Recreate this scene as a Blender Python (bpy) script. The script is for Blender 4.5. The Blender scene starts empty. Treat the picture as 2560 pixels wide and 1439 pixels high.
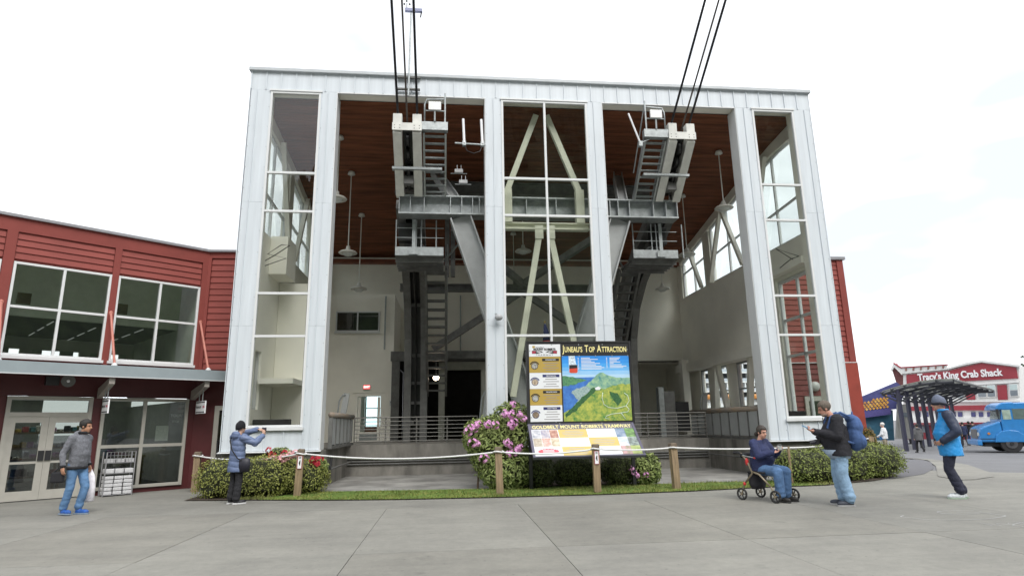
import bpy, math, random
from mathutils import Vector, Matrix, noise
R = math.radians
random.seed(7)
scene = bpy.context.scene
COL = scene.collection

# ------------------------------------------------------------------ camera
FPX, EYE = 1522.03, 1.45
PITCH, ROLL, YAW = R(12.70), R(-1.025), R(6.118)
FW = Vector((math.sin(YAW)*math.cos(PITCH), math.cos(YAW)*math.cos(PITCH), math.sin(PITCH)))
_r = Vector((math.cos(YAW), -math.sin(YAW), 0)); _u = _r.cross(FW)
RT = _r*math.cos(ROLL)+_u*math.sin(ROLL); UP = -_r*math.sin(ROLL)+_u*math.cos(ROLL)
CAM = Vector((0, 0, EYE))
cam_data = bpy.data.cameras.new('camera'); cam = bpy.data.objects.new('camera', cam_data); COL.objects.link(cam)
cam_data.sensor_width = 36; cam_data.lens = FPX/2560*36; cam_data.clip_start = .05; cam_data.clip_end = 3000
cam.matrix_world = Matrix(((RT.x, UP.x, -FW.x, 0), (RT.y, UP.y, -FW.y, 0), (RT.z, UP.z, -FW.z, EYE), (0, 0, 0, 1)))
scene.camera = cam
def at(px, py, **k):
    """photo pixel -> world point on the plane x=, y= or z="""
    d = FW+RT*((px-1280)/FPX)-UP*((py-719.5)/FPX)
    a, v = list(k.items())[0]; i = 'xyz'.index(a)
    return CAM+d*((v-CAM[i])/d[i])

# ------------------------------------------------------------------ world: bright overcast
SUN_EL, SUN_AZ = R(46), R(162)      # azimuth measured clockwise from +Y: behind the camera
world = bpy.data.worlds.new('World'); scene.world = world; world.use_nodes = True
nt = world.node_tree; nt.nodes.clear()
def wn(t): return nt.nodes.new(t)
sky = wn('ShaderNodeTexSky'); sky.sky_type = 'NISHITA'; sky.sun_disc = False
sky.sun_elevation = SUN_EL; sky.sun_rotation = SUN_AZ; sky.altitude = 10; sky.dust_density = 2
tc = wn('ShaderNodeTexCoord'); mp = wn('ShaderNodeMapping'); mp.inputs['Scale'].default_value = (1.3, 1.3, 3.2)
nz = wn('ShaderNodeTexNoise'); nz.inputs['Scale'].default_value = 1.9; nz.inputs['Detail'].default_value = 3.5; nz.inputs['Roughness'].default_value = .55
rp = wn('ShaderNodeValToRGB'); rp.color_ramp.elements[0].position = .34; rp.color_ramp.elements[1].position = .66
rp.color_ramp.elements[0].color = (4.5, 4.72, 5.0, 1); rp.color_ramp.elements[1].color = (9.6, 9.7, 9.8, 1)
mx = wn('ShaderNodeMix'); mx.data_type = 'RGBA'; mx.inputs[0].default_value = .93
bg = wn('ShaderNodeBackground'); bg.inputs['Strength'].default_value = .1
wo = wn('ShaderNodeOutputWorld')
nt.links.new(tc.outputs['Generated'], mp.inputs[0]); nt.links.new(mp.outputs[0], nz.inputs['Vector'])
nt.links.new(nz.outputs['Fac'], rp.inputs[0]); nt.links.new(sky.outputs[0], mx.inputs[6]); nt.links.new(rp.outputs[0], mx.inputs[7])
nt.links.new(mx.outputs[2], bg.inputs[0]); nt.links.new(bg.outputs[0], wo.inputs[0])
sun_d = bpy.data.lights.new('sun', 'SUN'); sun_d.energy = 1.5; sun_d.angle = R(40); sun_d.color = (1, .97, .93)
sun = bpy.data.objects.new('sun', sun_d); COL.objects.link(sun)
sdir = Vector((math.sin(SUN_AZ)*math.cos(SUN_EL), math.cos(SUN_AZ)*math.cos(SUN_EL), math.sin(SUN_EL)))
sun.rotation_euler = sdir.to_track_quat('Z', 'Y').to_euler(); sun.location = sdir*60
vs = scene.view_settings; vs.view_transform = 'Standard'; vs.look = 'None'; vs.gamma = 1; vs.use_curve_mapping = False
vs.exposure = 1.14
scene.render.engine = 'CYCLES'
scene.cycles.max_bounces = 10; scene.cycles.diffuse_bounces = 6; scene.cycles.transparent_max_bounces = 24

# ------------------------------------------------------------------ materials
MATS = {}
def M(name, col=(.5, .5, .5), rough=.6, metal=0., var=.12, scale=4., bump=0., bscale=60., col2=None, stretch=(1, 1, 1), spec=.5, detail=4, emit=0, coat=0., amp=(.3, .7)):
    if name in MATS: return MATS[name]
    m = bpy.data.materials.new(name); m.use_nodes = True; t = m.node_tree; b = t.nodes['Principled BSDF']
    b.inputs['Roughness'].default_value = rough; b.inputs['Metallic'].default_value = metal
    b.inputs['Specular IOR Level'].default_value = spec; b.inputs['Coat Weight'].default_value = coat
    b.inputs['Base Color'].default_value = (*col, 1)
    c = t.nodes.new('ShaderNodeTexCoord'); mp = t.nodes.new('ShaderNodeMapping'); mp.inputs['Scale'].default_value = stretch
    t.links.new(c.outputs['Object'], mp.inputs[0])
    if var or col2:
        n = t.nodes.new('ShaderNodeTexNoise'); n.inputs['Scale'].default_value = scale; n.inputs['Detail'].default_value = detail; n.inputs['Roughness'].default_value = .62
        t.links.new(mp.outputs[0], n.inputs['Vector'])
        r = t.nodes.new('ShaderNodeValToRGB'); r.color_ramp.elements[0].position = amp[0]; r.color_ramp.elements[1].position = amp[1]
        a = tuple(x*(1-var) for x in col); e = col2 or tuple(min(1, x*(1+var)) for x in col)
        r.color_ramp.elements[0].color = (*a, 1); r.color_ramp.elements[1].color = (*e, 1)
        t.links.new(n.outputs['Fac'], r.inputs[0]); t.links.new(r.outputs[0], b.inputs['Base Color'])
        if emit: t.links.new(r.outputs[0], b.inputs['Emission Color'])
    if emit:
        b.inputs['Emission Strength'].default_value = emit
        if not var: b.inputs['Emission Color'].default_value = (*col, 1)
    if bump:
        n2 = t.nodes.new('ShaderNodeTexNoise'); n2.inputs['Scale'].default_value = bscale; n2.inputs['Detail'].default_value = 6
        t.links.new(mp.outputs[0], n2.inputs['Vector'])
        bu = t.nodes.new('ShaderNodeBump'); bu.inputs['Strength'].default_value = bump; bu.inputs['Distance'].default_value = .02
        t.links.new(n2.outputs['Fac'], bu.inputs['Height']); t.links.new(bu.outputs[0], b.inputs['Normal'])
    MATS[name] = m
    return m
def glass(name, tint=(.93, .94, .93), f0=.045, rough=0.0):
    if name in MATS: return MATS[name]
    m = bpy.data.materials.new(name); m.use_nodes = True; t = m.node_tree; t.nodes.clear()
    def N(k): return t.nodes.new(k)
    g = N('ShaderNodeNewGeometry'); dt = N('ShaderNodeVectorMath'); dt.operation = 'DOT_PRODUCT'
    t.links.new(g.outputs['Normal'], dt.inputs[0]); t.links.new(g.outputs['Incoming'], dt.inputs[1])
    def mth(op, a, b=None):
        n = N('ShaderNodeMath'); n.operation = op
        for i, x in enumerate((a, b)):
            if x is None: continue
            if isinstance(x, (int, float)): n.inputs[i].default_value = x
            else: t.links.new(x, n.inputs[i])
        return n.outputs[0]
    ab = mth('ABSOLUTE', dt.outputs['Value']); om = mth('SUBTRACT', 1.0, ab); p5 = mth('POWER', om, 5.0)
    fr = mth('ADD', mth('MULTIPLY', p5, 1-f0), f0)
    tr = N('ShaderNodeBsdfTransparent'); tr.inputs[0].default_value = (*tint, 1)
    gl = N('ShaderNodeBsdfGlossy'); gl.inputs['Roughness'].default_value = rough; gl.inputs[0].default_value = (1, 1, 1, 1)
    ms = N('ShaderNodeMixShader'); o = N('ShaderNodeOutputMaterial')
    t.links.new(fr, ms.inputs[0]); t.links.new(tr.outputs[0], ms.inputs[1]); t.links.new(gl.outputs[0], ms.inputs[2]); t.links.new(ms.outputs[0], o.inputs[0])
    MATS[name] = m
    return m

# ------------------------------------------------------------------ mesh builder
class MB:
    def __init__(s): s.v = []; s.f = []; s.m = []; s.mi = 0
    def add(s, vs, fs):
        o = len(s.v); s.v += [tuple(p) for p in vs]
        for f in fs: s.f.append(tuple(i+o for i in f)); s.m.append(s.mi)
        return s
    def box(s, x0, x1, y0, y1, z0, z1):
        if x0 > x1: x0, x1 = x1, x0
        if y0 > y1: y0, y1 = y1, y0
        if z0 > z1: z0, z1 = z1, z0
        return s.add([(x0, y0, z0), (x1, y0, z0), (x1, y1, z0), (x0, y1, z0), (x0, y0, z1), (x1, y0, z1), (x1, y1, z1), (x0, y1, z1)],
                     [(0, 3, 2, 1), (4, 5, 6, 7), (0, 1, 5, 4), (1, 2, 6, 5), (2, 3, 7, 6), (3, 0, 4, 7)])
    def beam(s, a, b, w, h, up=(0, 0, 1)):
        a = Vector(a); b = Vector(b); d = (b-a).normalized(); up = Vector(up)
        if abs(d.dot(up)) > .98: up = Vector((0, 1, 0)) if abs(d.y) < .9 else Vector((1, 0, 0))
        x = d.cross(up).normalized(); y = x.cross(d)
        x = x*(w/2); y = y*(h/2)
        return s.add([a-x-y, a+x-y, a+x+y, a-x+y, b-x-y, b+x-y, b+x+y, b-x+y],
                     [(3, 2, 1, 0), (4, 5, 6, 7), (0, 1, 5, 4), (1, 2, 6, 5), (2, 3, 7, 6), (3, 0, 4, 7)])
    def ibeam(s, a, b, w, h, t=.04, up=(0, 0, 1)):
        a = Vector(a); b = Vector(b); d = (b-a).normalized(); upv = Vector(up)
        x = d.cross(upv).normalized(); y = x.cross(d)
        s.beam(a, b, t, h-2*t, up)
        o = y*(h/2-t/2)
        s.beam(a+o, b+o, w, t, up); s.beam(a-o, b-o, w, t, up)
        return s
    def tube(s, pts, r, n=8, cap=True):
        pts = [Vector(p) for p in pts]; k = len(pts)
        rs = r if isinstance(r, (list, tuple)) else [r]*k
        d = (pts[1]-pts[0]).normalized(); x = d.orthogonal().normalized(); vs = []
        for i, p in enumerate(pts):
            nd = ((pts[min(i+1, k-1)]-pts[max(i-1, 0)])).normalized()
            x = (x-nd*x.dot(nd)); x = x.normalized() if x.length > 1e-6 else nd.orthogonal().normalized()
            y = nd.cross(x)
            for j in range(n):
                a = 2*math.pi*j/n; vs.append(p+(x*math.cos(a)+y*math.sin(a))*rs[i])
        fs = [(i*n+j, i*n+(j+1) % n, (i+1)*n+(j+1) % n, (i+1)*n+j) for i in range(k-1) for j in range(n)]
        if cap: fs += [tuple(range(n-1, -1, -1)), tuple((k-1)*n+j for j in range(n))]
        return s.add(vs, fs)
    def cyl(s, a, b, r, n=12): return s.tube([a, b], r, n)
    def lathe(s, prof, c=(0, 0, 0), n=16):
        vs = [(c[0]+r*math.cos(2*math.pi*j/n), c[1]+r*math.sin(2*math.pi*j/n), c[2]+z) for r, z in prof for j in range(n)]
        fs = [(i*n+j, i*n+(j+1) % n, (i+1)*n+(j+1) % n, (i+1)*n+j) for i in range(len(prof)-1) for j in range(n)]
        fs += [tuple(range(n-1, -1, -1)), tuple((len(prof)-1)*n+j for j in range(n))]
        return s.add(vs, fs)
    def prism(s, poly, axis, d0, d1):
        """poly = 2D points; axis 'x': (y,z), 'y': (x,z), 'z': (x,y)"""
        def P(p, d): return {'x': (d, p[0], p[1]), 'y': (p[0], d, p[1]), 'z': (p[0], p[1], d)}[axis]
        n = len(poly); vs = [P(p, d0) for p in poly]+[P(p, d1) for p in poly]
        fs = [tuple(range(n)), tuple(range(2*n-1, n-1, -1))]+[(i, i+n, (i+1) % n+n, (i+1) % n) for i in range(n)]
        return s.add(vs, fs)
    def ellip(s, c, r, rot=None, nu=12, nv=8):
        c = Vector(c); vs = []
        for i in range(nv+1):
            t = math.pi*i/nv
            for j in range(nu):
                a = 2*math.pi*j/nu
                p = Vector((r[0]*math.sin(t)*math.cos(a), r[1]*math.sin(t)*math.sin(a), r[2]*math.cos(t)))
                if rot is not None: p = rot @ p
                vs.append(c+p)
        fs = [(i*nu+j, (i+1)*nu+j, (i+1)*nu+(j+1) % nu, i*nu+(j+1) % nu) for i in range(nv) for j in range(nu)]
        return s.add(vs, fs)
    def loft(s, rings, n=20):
        """rings: (center, rx, ry) ellipses in horizontal planes, capped"""
        vs = []
        for c, rx, ry in rings:
            for j in range(n):
                a = 2*math.pi*j/n; vs.append((c[0]+rx*math.cos(a), c[1]+ry*math.sin(a), c[2]))
        k = len(rings); fs = [(i*n+j, i*n+(j+1) % n, (i+1)*n+(j+1) % n, (i+1)*n+j) for i in range(k-1) for j in range(n)]
        fs += [tuple(range(n-1, -1, -1)), tuple((k-1)*n+j for j in range(n))]
        return s.add(vs, fs)
    def capsule(s, a, b, ra, rb, n=12):
        s.tube([a, b], [ra, rb], n); s.ellip(a, (ra,)*3, None, n, 6); s.ellip(b, (rb,)*3, None, n, 6); return s
    def mesh(s, name, mats, smooth=False, fix=True):
        me = bpy.data.meshes.new(name); me.from_pydata(s.v, [], s.f)
        for m in (mats if isinstance(mats, (list, tuple)) else [mats]): me.materials.append(m)
        if any(s.m): me.polygons.foreach_set('material_index', s.m)
        if fix:
            import bmesh
            b = bmesh.new(); b.from_mesh(me); bmesh.ops.recalc_face_normals(b, faces=b.faces); b.to_mesh(me); b.free()
        if smooth: me.polygons.foreach_set('use_smooth', [True]*len(me.polygons))
        me.update(); return me
    def build(s, name, mats, parent=None, smooth=False, bevel=0, local=None, fix=True):
        return link(name, s.mesh(name, mats, smooth, fix), parent, bevel, local)
LOCAL = [False]
def link(name, me, parent=None, bevel=0, local=None, loc=None, rz=0):
    """local: vertices are in the parent's frame; otherwise they are in world space"""
    o = bpy.data.objects.new(name, me); COL.objects.link(o)
    if local is None: local = LOCAL[0]
    if parent is not None:
        o.parent = parent
        if not local: o.matrix_parent_inverse = WM(parent).inverted()
    if loc is not None: o.location = loc
    if rz: o.rotation_euler.z = rz
    if bevel:
        b = o.modifiers.new('bevel', 'BEVEL'); b.width = bevel; b.segments = 2; b.limit_method = 'ANGLE'
    return o
def WM(o):
    m = Matrix.LocRotScale(o.location, o.rotation_euler, o.scale)
    if o.parent: m = WM(o.parent) @ o.matrix_parent_inverse @ m
    return m
def tag(o, label=None, cat=None, group=None, kind=None):
    if label: o['label'] = label
    if cat: o['category'] = cat
    if group: o['group'] = group
    if kind: o['kind'] = kind
    return o
def thing(name, label, cat, loc=(0, 0, 0), rz=0, group=None):
    o = bpy.data.objects.new(name, None); COL.objects.link(o); o.location = loc; o.rotation_euler = (0, 0, rz); o.empty_display_size = .2
    return tag(o, label, cat, group)
def copy_tree(o, parent=None):
    c = o.copy(); COL.objects.link(c)
    if parent is not None: c.parent = parent
    for ch in list(o.children): copy_tree(ch, c)
    return c
def B(name, mat, parent, x0, x1, y0, y1, z0, z1, bevel=0, local=None):
    return MB().box(x0, x1, y0, y1, z0, z1).build(name, mat, parent, bevel=bevel, local=local)
def apply_remesh(o, voxel, smooth=4, disp=None):
    md = o.modifiers.new('r', 'REMESH'); md.mode = 'VOXEL'; md.voxel_size = voxel; md.use_smooth_shade = True
    if smooth:
        sm = o.modifiers.new('s', 'SMOOTH'); sm.iterations = smooth; sm.factor = .5
    dg = bpy.context.evaluated_depsgraph_get(); me = bpy.data.meshes.new_from_object(o.evaluated_get(dg))
    o.modifiers.clear(); old = o.data; mats = list(old.materials); o.data = me
    me.materials.clear()
    for m in mats: me.materials.append(m)
    if disp:
        ns = [v.normal.copy() for v in me.vertices]
        for v, nn in zip(me.vertices, ns): v.co += nn*disp(v.co, nn)
    me.polygons.foreach_set('use_smooth', [True]*len(me.polygons)); me.update()
    return o
def text(s, size, mat, parent, mtx, name='lettering', bold=0., align='CENTER', valign='CENTER', ext=.002, sx=1., local=None, spacing=1.):
    cu = bpy.data.curves.new('t', 'FONT'); cu.body = s; cu.size = size; cu.align_x = align; cu.align_y = valign; cu.extrude = ext; cu.offset = bold; cu.resolution_u = 3
    cu.space_character = spacing
    o = bpy.data.objects.new('t', cu); COL.objects.link(o)
    dg = bpy.context.evaluated_depsgraph_get(); dg.update()
    me = bpy.data.meshes.new_from_object(o.evaluated_get(dg)); bpy.data.objects.remove(o); bpy.data.curves.remove(cu)
    me.transform(mtx @ Matrix.Diagonal((sx, 1, 1, 1))); me.materials.clear(); me.materials.append(mat); me.name = name
    return link(name, me, parent, local=local)
def frame_m(o, xd, yd):
    """matrix whose local X runs along xd, Y along yd (text plane)"""
    xd = Vector(xd).normalized(); yd = Vector(yd); yd = (yd-xd*yd.dot(xd)).normalized(); z = xd.cross(yd)
    return Matrix(((xd.x, yd.x, z.x, o[0]), (xd.y, yd.y, z.y, o[1]), (xd.z, yd.z, z.z, o[2]), (0, 0, 0, 1)))
def tri(x): return 2*abs((x) % 1-.5)

# ------------------------------------------------------------------ palette
white_metal = M('white_metal_siding', (.6, .645, .685), .42, var=.09, scale=1.0, bump=.06, bscale=5, stretch=(7, 7, .35), detail=6)
seam_metal = M('cap_flashing', (.46, .49, .51), .4, var=.06)
white_frame = M('white_window_frame', (.66, .675, .68), .45, var=.03)
cream = M('cream_wall_paint', (.87, .85, .77), .8, var=.06, scale=.8, bump=.04, bscale=40)
cream_steel = M('cream_painted_steel', (.66, .67, .55), .5, var=.06)
ceil_wood = M('dark_red_ceiling_wood', (.165, .06, .03), .7, var=.45, scale=2.2, stretch=(.25, 3, 3), bump=.1, bscale=20, spec=.2)
trim_wood = M('red_brown_trim_wood', (.2, .065, .035), .5, var=.2)
galv = M('galvanized_steel', (.36, .385, .39), .45, .55, var=.22, scale=7)
grey_steel = M('grey_painted_steel', (.36, .375, .375), .55, var=.1, scale=3)
dark_steel = M('weathered_dark_steel', (.13, .13, .125), .65, var=.3, scale=4, bump=.08, bscale=30)
head_paint = M('off_white_painted_steel', (.70, .70, .66), .5, var=.13, scale=3)
black_metal = M('black_metal', (.02, .02, .022), .45, var=.15)
greasy = M('greasy_black_steel', (.018, .018, .018), .35, var=.4)
concrete = M('stained_concrete_wall', (.2, .19, .17), .85, var=.5, scale=1.5, bump=.2, bscale=25, stretch=(1, 1, .35))
pit_floor = M('smooth_concrete_floor', (.24, .235, .22), .8, var=.42, scale=1.1, bump=.1, bscale=40)
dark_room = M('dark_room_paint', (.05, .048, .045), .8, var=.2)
red_side = M('red_siding_paint', (.25, .06, .05), .65, var=.12, scale=1.2, stretch=(1, 1, 6), bump=.06, bscale=30, spec=.3)
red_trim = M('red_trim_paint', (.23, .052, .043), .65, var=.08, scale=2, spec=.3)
maroon = M('maroon_wall', (.085, .016, .018), .5, var=.1)  # darker than the red siding; lower walls and canopy underside
pane = glass('window_glass')
dark_pane = glass('tinted_window_glass', (.55, .58, .56), .07)
wing_pane = glass('reflective_window_glass', (.88, .91, .89), .07)
clear_pane = glass('clear_glass', (.93, .96, .95), .035)
asphalt = M('asphalt', (.15, .152, .16), .9, var=.12, scale=.5, bump=.3, bscale=150)
# ================================================================== GROUND
import bmesh
def gt(x, y): return x*.63+y*.7766-19
def gz(x, y): return -.0235*min(max(gt(x, y), 0), 26)
def gat(px, py):
    d = FW+RT*((px-1280)/FPX)-UP*((py-719.5)/FPX); s = 1.
    for _ in range(60):
        p = CAM+d*s; s += (p.z-gz(p.x, p.y))/(-d.z+.02)*.8
    return CAM+d*s
def sheet(name, poly, mat, off, parent=None, kind=None, skirt=0):
    b = bmesh.new(); b.faces.new([b.verts.new((x, y, 0)) for x, y in poly])
    for c in (19, 45):
        n = Vector((.63, .7766, 0)); g = b.verts[:]+b.edges[:]+b.faces[:]
        bmesh.ops.bisect_plane(b, geom=g, plane_co=n*c, plane_no=n)
    bmesh.ops.recalc_face_normals(b, faces=b.faces)
    for v in b.verts: v.co.z = gz(v.co.x, v.co.y)+off
    for f in b.faces:
        f.normal_update()
        if f.normal.z < 0: f.normal_flip()
    if skirt:
        r = bmesh.ops.extrude_face_region(b, geom=b.faces[:])
        for v in r['geom']:
            if isinstance(v, bmesh.types.BMVert): v.co.z += skirt
        bmesh.ops.recalc_face_normals(b, faces=b.faces)
    me = bpy.data.meshes.new(name); b.to_mesh(me); b.free(); me.materials.append(mat)
    o = link(name, me, parent)
    if kind: o['kind'] = kind
    return o
def concrete_mat(name, base, joint=True):
    m = M(name, base, .86, var=.0)
    t = m.node_tree; b = t.nodes['Principled BSDF']
    c = t.nodes.new('ShaderNodeTexCoord'); src = c.outputs['Object']
    def nz(sc, det, ro=.6, st=(1, 1, 1)):
        mp = t.nodes.new('ShaderNodeMapping'); mp.inputs['Scale'].default_value = st; t.links.new(src, mp.inputs[0])
        n = t.nodes.new('ShaderNodeTexNoise'); n.inputs['Scale'].default_value = sc; n.inputs['Detail'].default_value = det; n.inputs['Roughness'].default_value = ro
        t.links.new(mp.outputs[0], n.inputs['Vector']); return n.outputs['Fac']
    def ramp(f, a, b_, p=(.35, .65)):
        r = t.nodes.new('ShaderNodeValToRGB'); r.color_ramp.elements[0].position, r.color_ramp.elements[1].position = p
        r.color_ramp.elements[0].color = (a, a, a, 1); r.color_ramp.elements[1].color = (b_, b_, b_*.99, 1); t.links.new(f, r.inputs[0]); return r.outputs[0]
    def mul(a, b_):
        n = t.nodes.new('ShaderNodeMix'); n.data_type = 'RGBA'; n.blend_type = 'MULTIPLY'; n.inputs[0].default_value = 1
        t.links.new(a, n.inputs[6]); t.links.new(b_, n.inputs[7]); return n.outputs[2]
    base_n = t.nodes.new('ShaderNodeRGB'); base_n.outputs[0].default_value = (*base, 1)
    o = mul(base_n.outputs[0], ramp(nz(.35, 6), .84, 1.1)); o = mul(o, ramp(nz(9, 8, .7), .92, 1.06)); o = mul(o, ramp(nz(220, 3), .86, 1.1))
    o = mul(o, ramp(nz(16, 2, .4), .72, 1.0, (.27, .31))); o = mul(o, ramp(nz(.8, 7, .75), .86, 1.06, (.3, .6))); o = mul(o, ramp(nz(1.6, 5, .6, (.25, 2.2, 1)), .94, 1.05)); o = mul(o, ramp(nz(2.6, 3, .5), .8, 1.0, (.24, .33)))
    t.links.new(o, b.inputs['Base Color'])
    bu = t.nodes.new('ShaderNodeBump'); bu.inputs['Strength'].default_value = .25; bu.inputs['Distance'].default_value = .004
    t.links.new(nz(260, 4), bu.inputs['Height']); t.links.new(bu.outputs[0], b.inputs['Normal'])
    return m
pave = concrete_mat('plaza_concrete', (.208, .204, .191))
pave2 = concrete_mat('plaza_concrete_light', (.222, .217, .203))
pave3 = concrete_mat('plaza_concrete_warm', (.203, .197, .182))
sheet('ground', [(-450, -300), (600, -300), (600, 700), (-450, 700)], asphalt, -.018, kind='structure')
path_poly = [(-30, 12.05), (-9.5, 12.05), (9.2, 12.02), (9.2, -8), (30, -8), (30, 9), (22, 12.5), (17.5, 15), (15, 17.0), (13.8, 19.5), (13.5, 30), (-30, 30)]
pavement = sheet('pavement', path_poly, pave, -.004, kind='structure', skirt=-.02)
for ix in range(-5, 5):
    x0 = -1.105+ix*2.435
    if x0 > 9: continue
    for (y0, y1) in ((-8, -3.9), (-3.9, -.1), (-.1, 3.85), (3.85, 7.86), (7.86, 12.0)):
        dz = random.uniform(-.002, .002)
        B('slab', random.choice((pave, pave, pave2, pave3)), pavement, x0+.004, x0+2.431, y0+.004, y1-.004, -.12, dz)
x1 = -1.105-5*2.435
sheet('slab', [(-30, -8), (x1-.008, -8), (x1-.008, 12.0), (-30, 12.0)], pave, -.001, pavement)
# chalk drawings on the plaza
chalk = M('white_chalk', (.36, .36, .355), .95, var=.3, scale=60)
def chalk_line(pts, w=.018):
    mb = MB(); vs = []
    for k, p in enumerate(pts):
        a = Vector(pts[max(k-1, 0)]); b = Vector(pts[min(k+1, len(pts)-1)]); d = (b-a).normalized(); n_ = Vector((-d.y, d.x)); q_ = Vector(p)
        ww = w*(.6+.4*random.random())
        vs += [(q_.x+n_.x*ww, q_.y+n_.y*ww, .0035), (q_.x-n_.x*ww, q_.y-n_.y*ww, .0035)]
    mb.add(vs, [(2*k, 2*k+1, 2*k+3, 2*k+2) for k in range(len(pts)-1)]).build('chalk_mark', chalk, pavement, fix=False)
for c_, rx0, ry0, a0, a1 in (((7.6, 9.0), .75, .38, 150, 420), ((8.0, 9.3), .35, .2, 0, 300), ((8.3, 8.0), .6, .3, 20, 330), ((8.75, 7.6), .3, .25, 0, 360), ((9.0, 8.4), .5, .2, 30, 200)):
    chalk_line([(c_[0]+rx0*math.cos(R(a0+(a1-a0)*k/30))*(1+.06*math.sin(k)), c_[1]+ry0*math.sin(R(a0+(a1-a0)*k/30))) for k in range(31)], .012)
for k in range(9): chalk_line([(7.4+k*.17, 8.1+.1*math.sin(k)), (7.45+k*.17, 8.3+.06*math.cos(k*2)), (7.52+k*.17, 8.08)], .01)
# light curved walk and dark patch on the road side
def arc(c, r, a0, a1, n=14): return [(c[0]+r*math.cos(R(a0+(a1-a0)*i/n)), c[1]+r*math.sin(R(a0+(a1-a0)*i/n))) for i in range(n+1)]
q = [gat(*p)[:2] for p in [(2246, 1150), (2300, 1146), (2330, 1156), (2332, 1172), (2310, 1184), (2262, 1192), (2225, 1196), (2200, 1185)]]
sheet('asphalt_patch', q, M('dark_asphalt', (.12, .12, .13), .9, var=.1, bump=.2, bscale=120), .003, kind='structure')
q = [gat(*p)[:2] for p in [(2240, 1143), (2330, 1146), (2420, 1160), (2478, 1182), (2486, 1192), (2440, 1198), (2560, 1212), (2700, 1225), (2700, 1150), (2450, 1128), (2410, 1133), (2350, 1128), (2270, 1132), (2235, 1136)]]
sheet('path', [gat(*p)[:2] for p in [(2240, 1143), (2330, 1147), (2420, 1161), (2474, 1180), (2484, 1191), (2440, 1198), (2390, 1199), (2345, 1190), (2340, 1165), (2320, 1150), (2290, 1145)]], pave2, .007, kind='structure')
# grass strip
grass_m = M('grass_green', (.085, .17, .022), .8, var=.45, scale=9, col2=(.15, .24, .035))
soil = M('dark_soil', (.055, .04, .028), .95, var=.4, scale=8, bump=.4, bscale=50)
GF = [(-5.6, 14.35), (-4.0, 14.02), (-2.6, 13.62), (-1, 13.32), (1.2, 13.16), (3.2, 13.12), (5.2, 13.25), (6.95, 13.56), (8.5, 13.62), (10.2, 14.3), (11.6, 15.3)]
def gfront(x):
    for a, b in zip(GF, GF[1:]):
        if a[0] <= x <= b[0]: return a[1]+(b[1]-a[1])*(x-a[0])/(b[0]-a[0])
    return 15
gb = [(-5.6, 16.02), (-3.2, 16.02), (-3.2, 15.42), (1.05, 14.95), (1.05, 16.02), (4.45, 16.02), (4.45, 14.95), (8.62, 14.9), (8.62, 16.02), (12, 16.02)]
sheet('planting_bed', GF+gb[::-1], soil, .012, kind='structure')
mb = MB(); rg = random.Random(3)
for i in range(15000):
    x = rg.uniform(-4.6, 9.0); f = gfront(x); dep = rg.random()**1.3*1.55; y = f+.02+dep
    if x < -3.3 and dep > .4: continue
    if -3.2 < x < 1.05 and y > 15.42-(x+3.2)*.11+rg.uniform(-.05, .1): continue
    if 4.45 < x < 8.6 and y > 14.93+rg.uniform(-.05, .1): continue
    a = rg.uniform(0, math.pi*2); h = rg.uniform(.03, .085)*(.7+.6*noise.noise(Vector((x*1.5, y*1.5, 0)))); w = rg.uniform(.006, .011); lx = rg.gauss(0, .025); ly = rg.gauss(0, .025)
    dx, dy = math.cos(a)*w, math.sin(a)*w
    mb.add([(x-dx, y-dy, .01), (x+dx, y+dy, .01), (x+lx, y+ly, .01+max(h, .02))], [(0, 1, 2)])
g = mb.build('grass', M('grass_blades', (.10, .19, .022), .7, var=.5, scale=1.6, col2=(.27, .27, .07)), fix=False)
tag(g, 'short green grass strip between the concrete plaza and the concrete pits', 'grass', kind='stuff')
lawn = sheet('grass_bed', [(x, y+.03) for x, y in GF[1:9]]+[(8.5, 14.85), (4.5, 14.9), (4.4, 15.1), (1.1, 15.1), (1.0, 14.93), (-3.1, 15.38), (-3.8, 14.6)], grass_m, .018, kind='structure')

# ================================================================== TRAMWAY STATION
ST = thing('tramway_station', 'tall white metal clad tramway station with two open bays and glazed towers', 'building', (2.75, 16, 0))
XL, XR, YF, YB, FL = -5.51, 11.0, 16.0, 27.0, .94
ZT, ZO, ZW0, ZW1 = 11.37, 10.72, 1.5, 10.73
OPEN = [(-3.16, 1.03), (4.47, 8.60)]; WIN = [(-4.96, -3.59), (1.49, 4.02), (9.12, 10.45)]
PIL = [(-5.51, -4.96), (-3.59, -3.16), (1.03, 1.49), (4.02, 4.47), (8.60, 9.12), (10.45, 11.0)]
# wall cores behind the metal panels
for a, b in PIL: B('pillar', cream, ST, a+.02, b-.02, YF+.035, YF+.42, FL, ZO)
B('header_beam', cream, ST, XL+.02, XR-.02, YF+.035, YF+.42, ZO+.002, ZT-.06)
for a, b in WIN: B('window_apron', cream, ST, a, b, YF+.035, YF+.3, FL, ZW0)
def panel(w, h, name, x, z, rib=True):
    """vertical metal panel with a raised seam on its left edge"""
    key = ('panel', round(w, 3), round(h, 3), rib)
    if key not in PAN:
        mb = MB().box(.012, w, 0, .03, 0, h)
        if rib: mb.box(.0, .02, -.028, -.001, .004, h-.004)
        PAN[key] = mb.mesh('panel', white_metal)
    return link(name, PAN[key], ST, loc=(x-2.75, YF-16+random.uniform(-.0015, .0015), z), local=True)
PAN = {}
n = 41; w = (XR-XL)/n
for i in range(n): panel(w, ZT-.1-ZO, 'siding_panel', XL+i*w, ZO)
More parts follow.
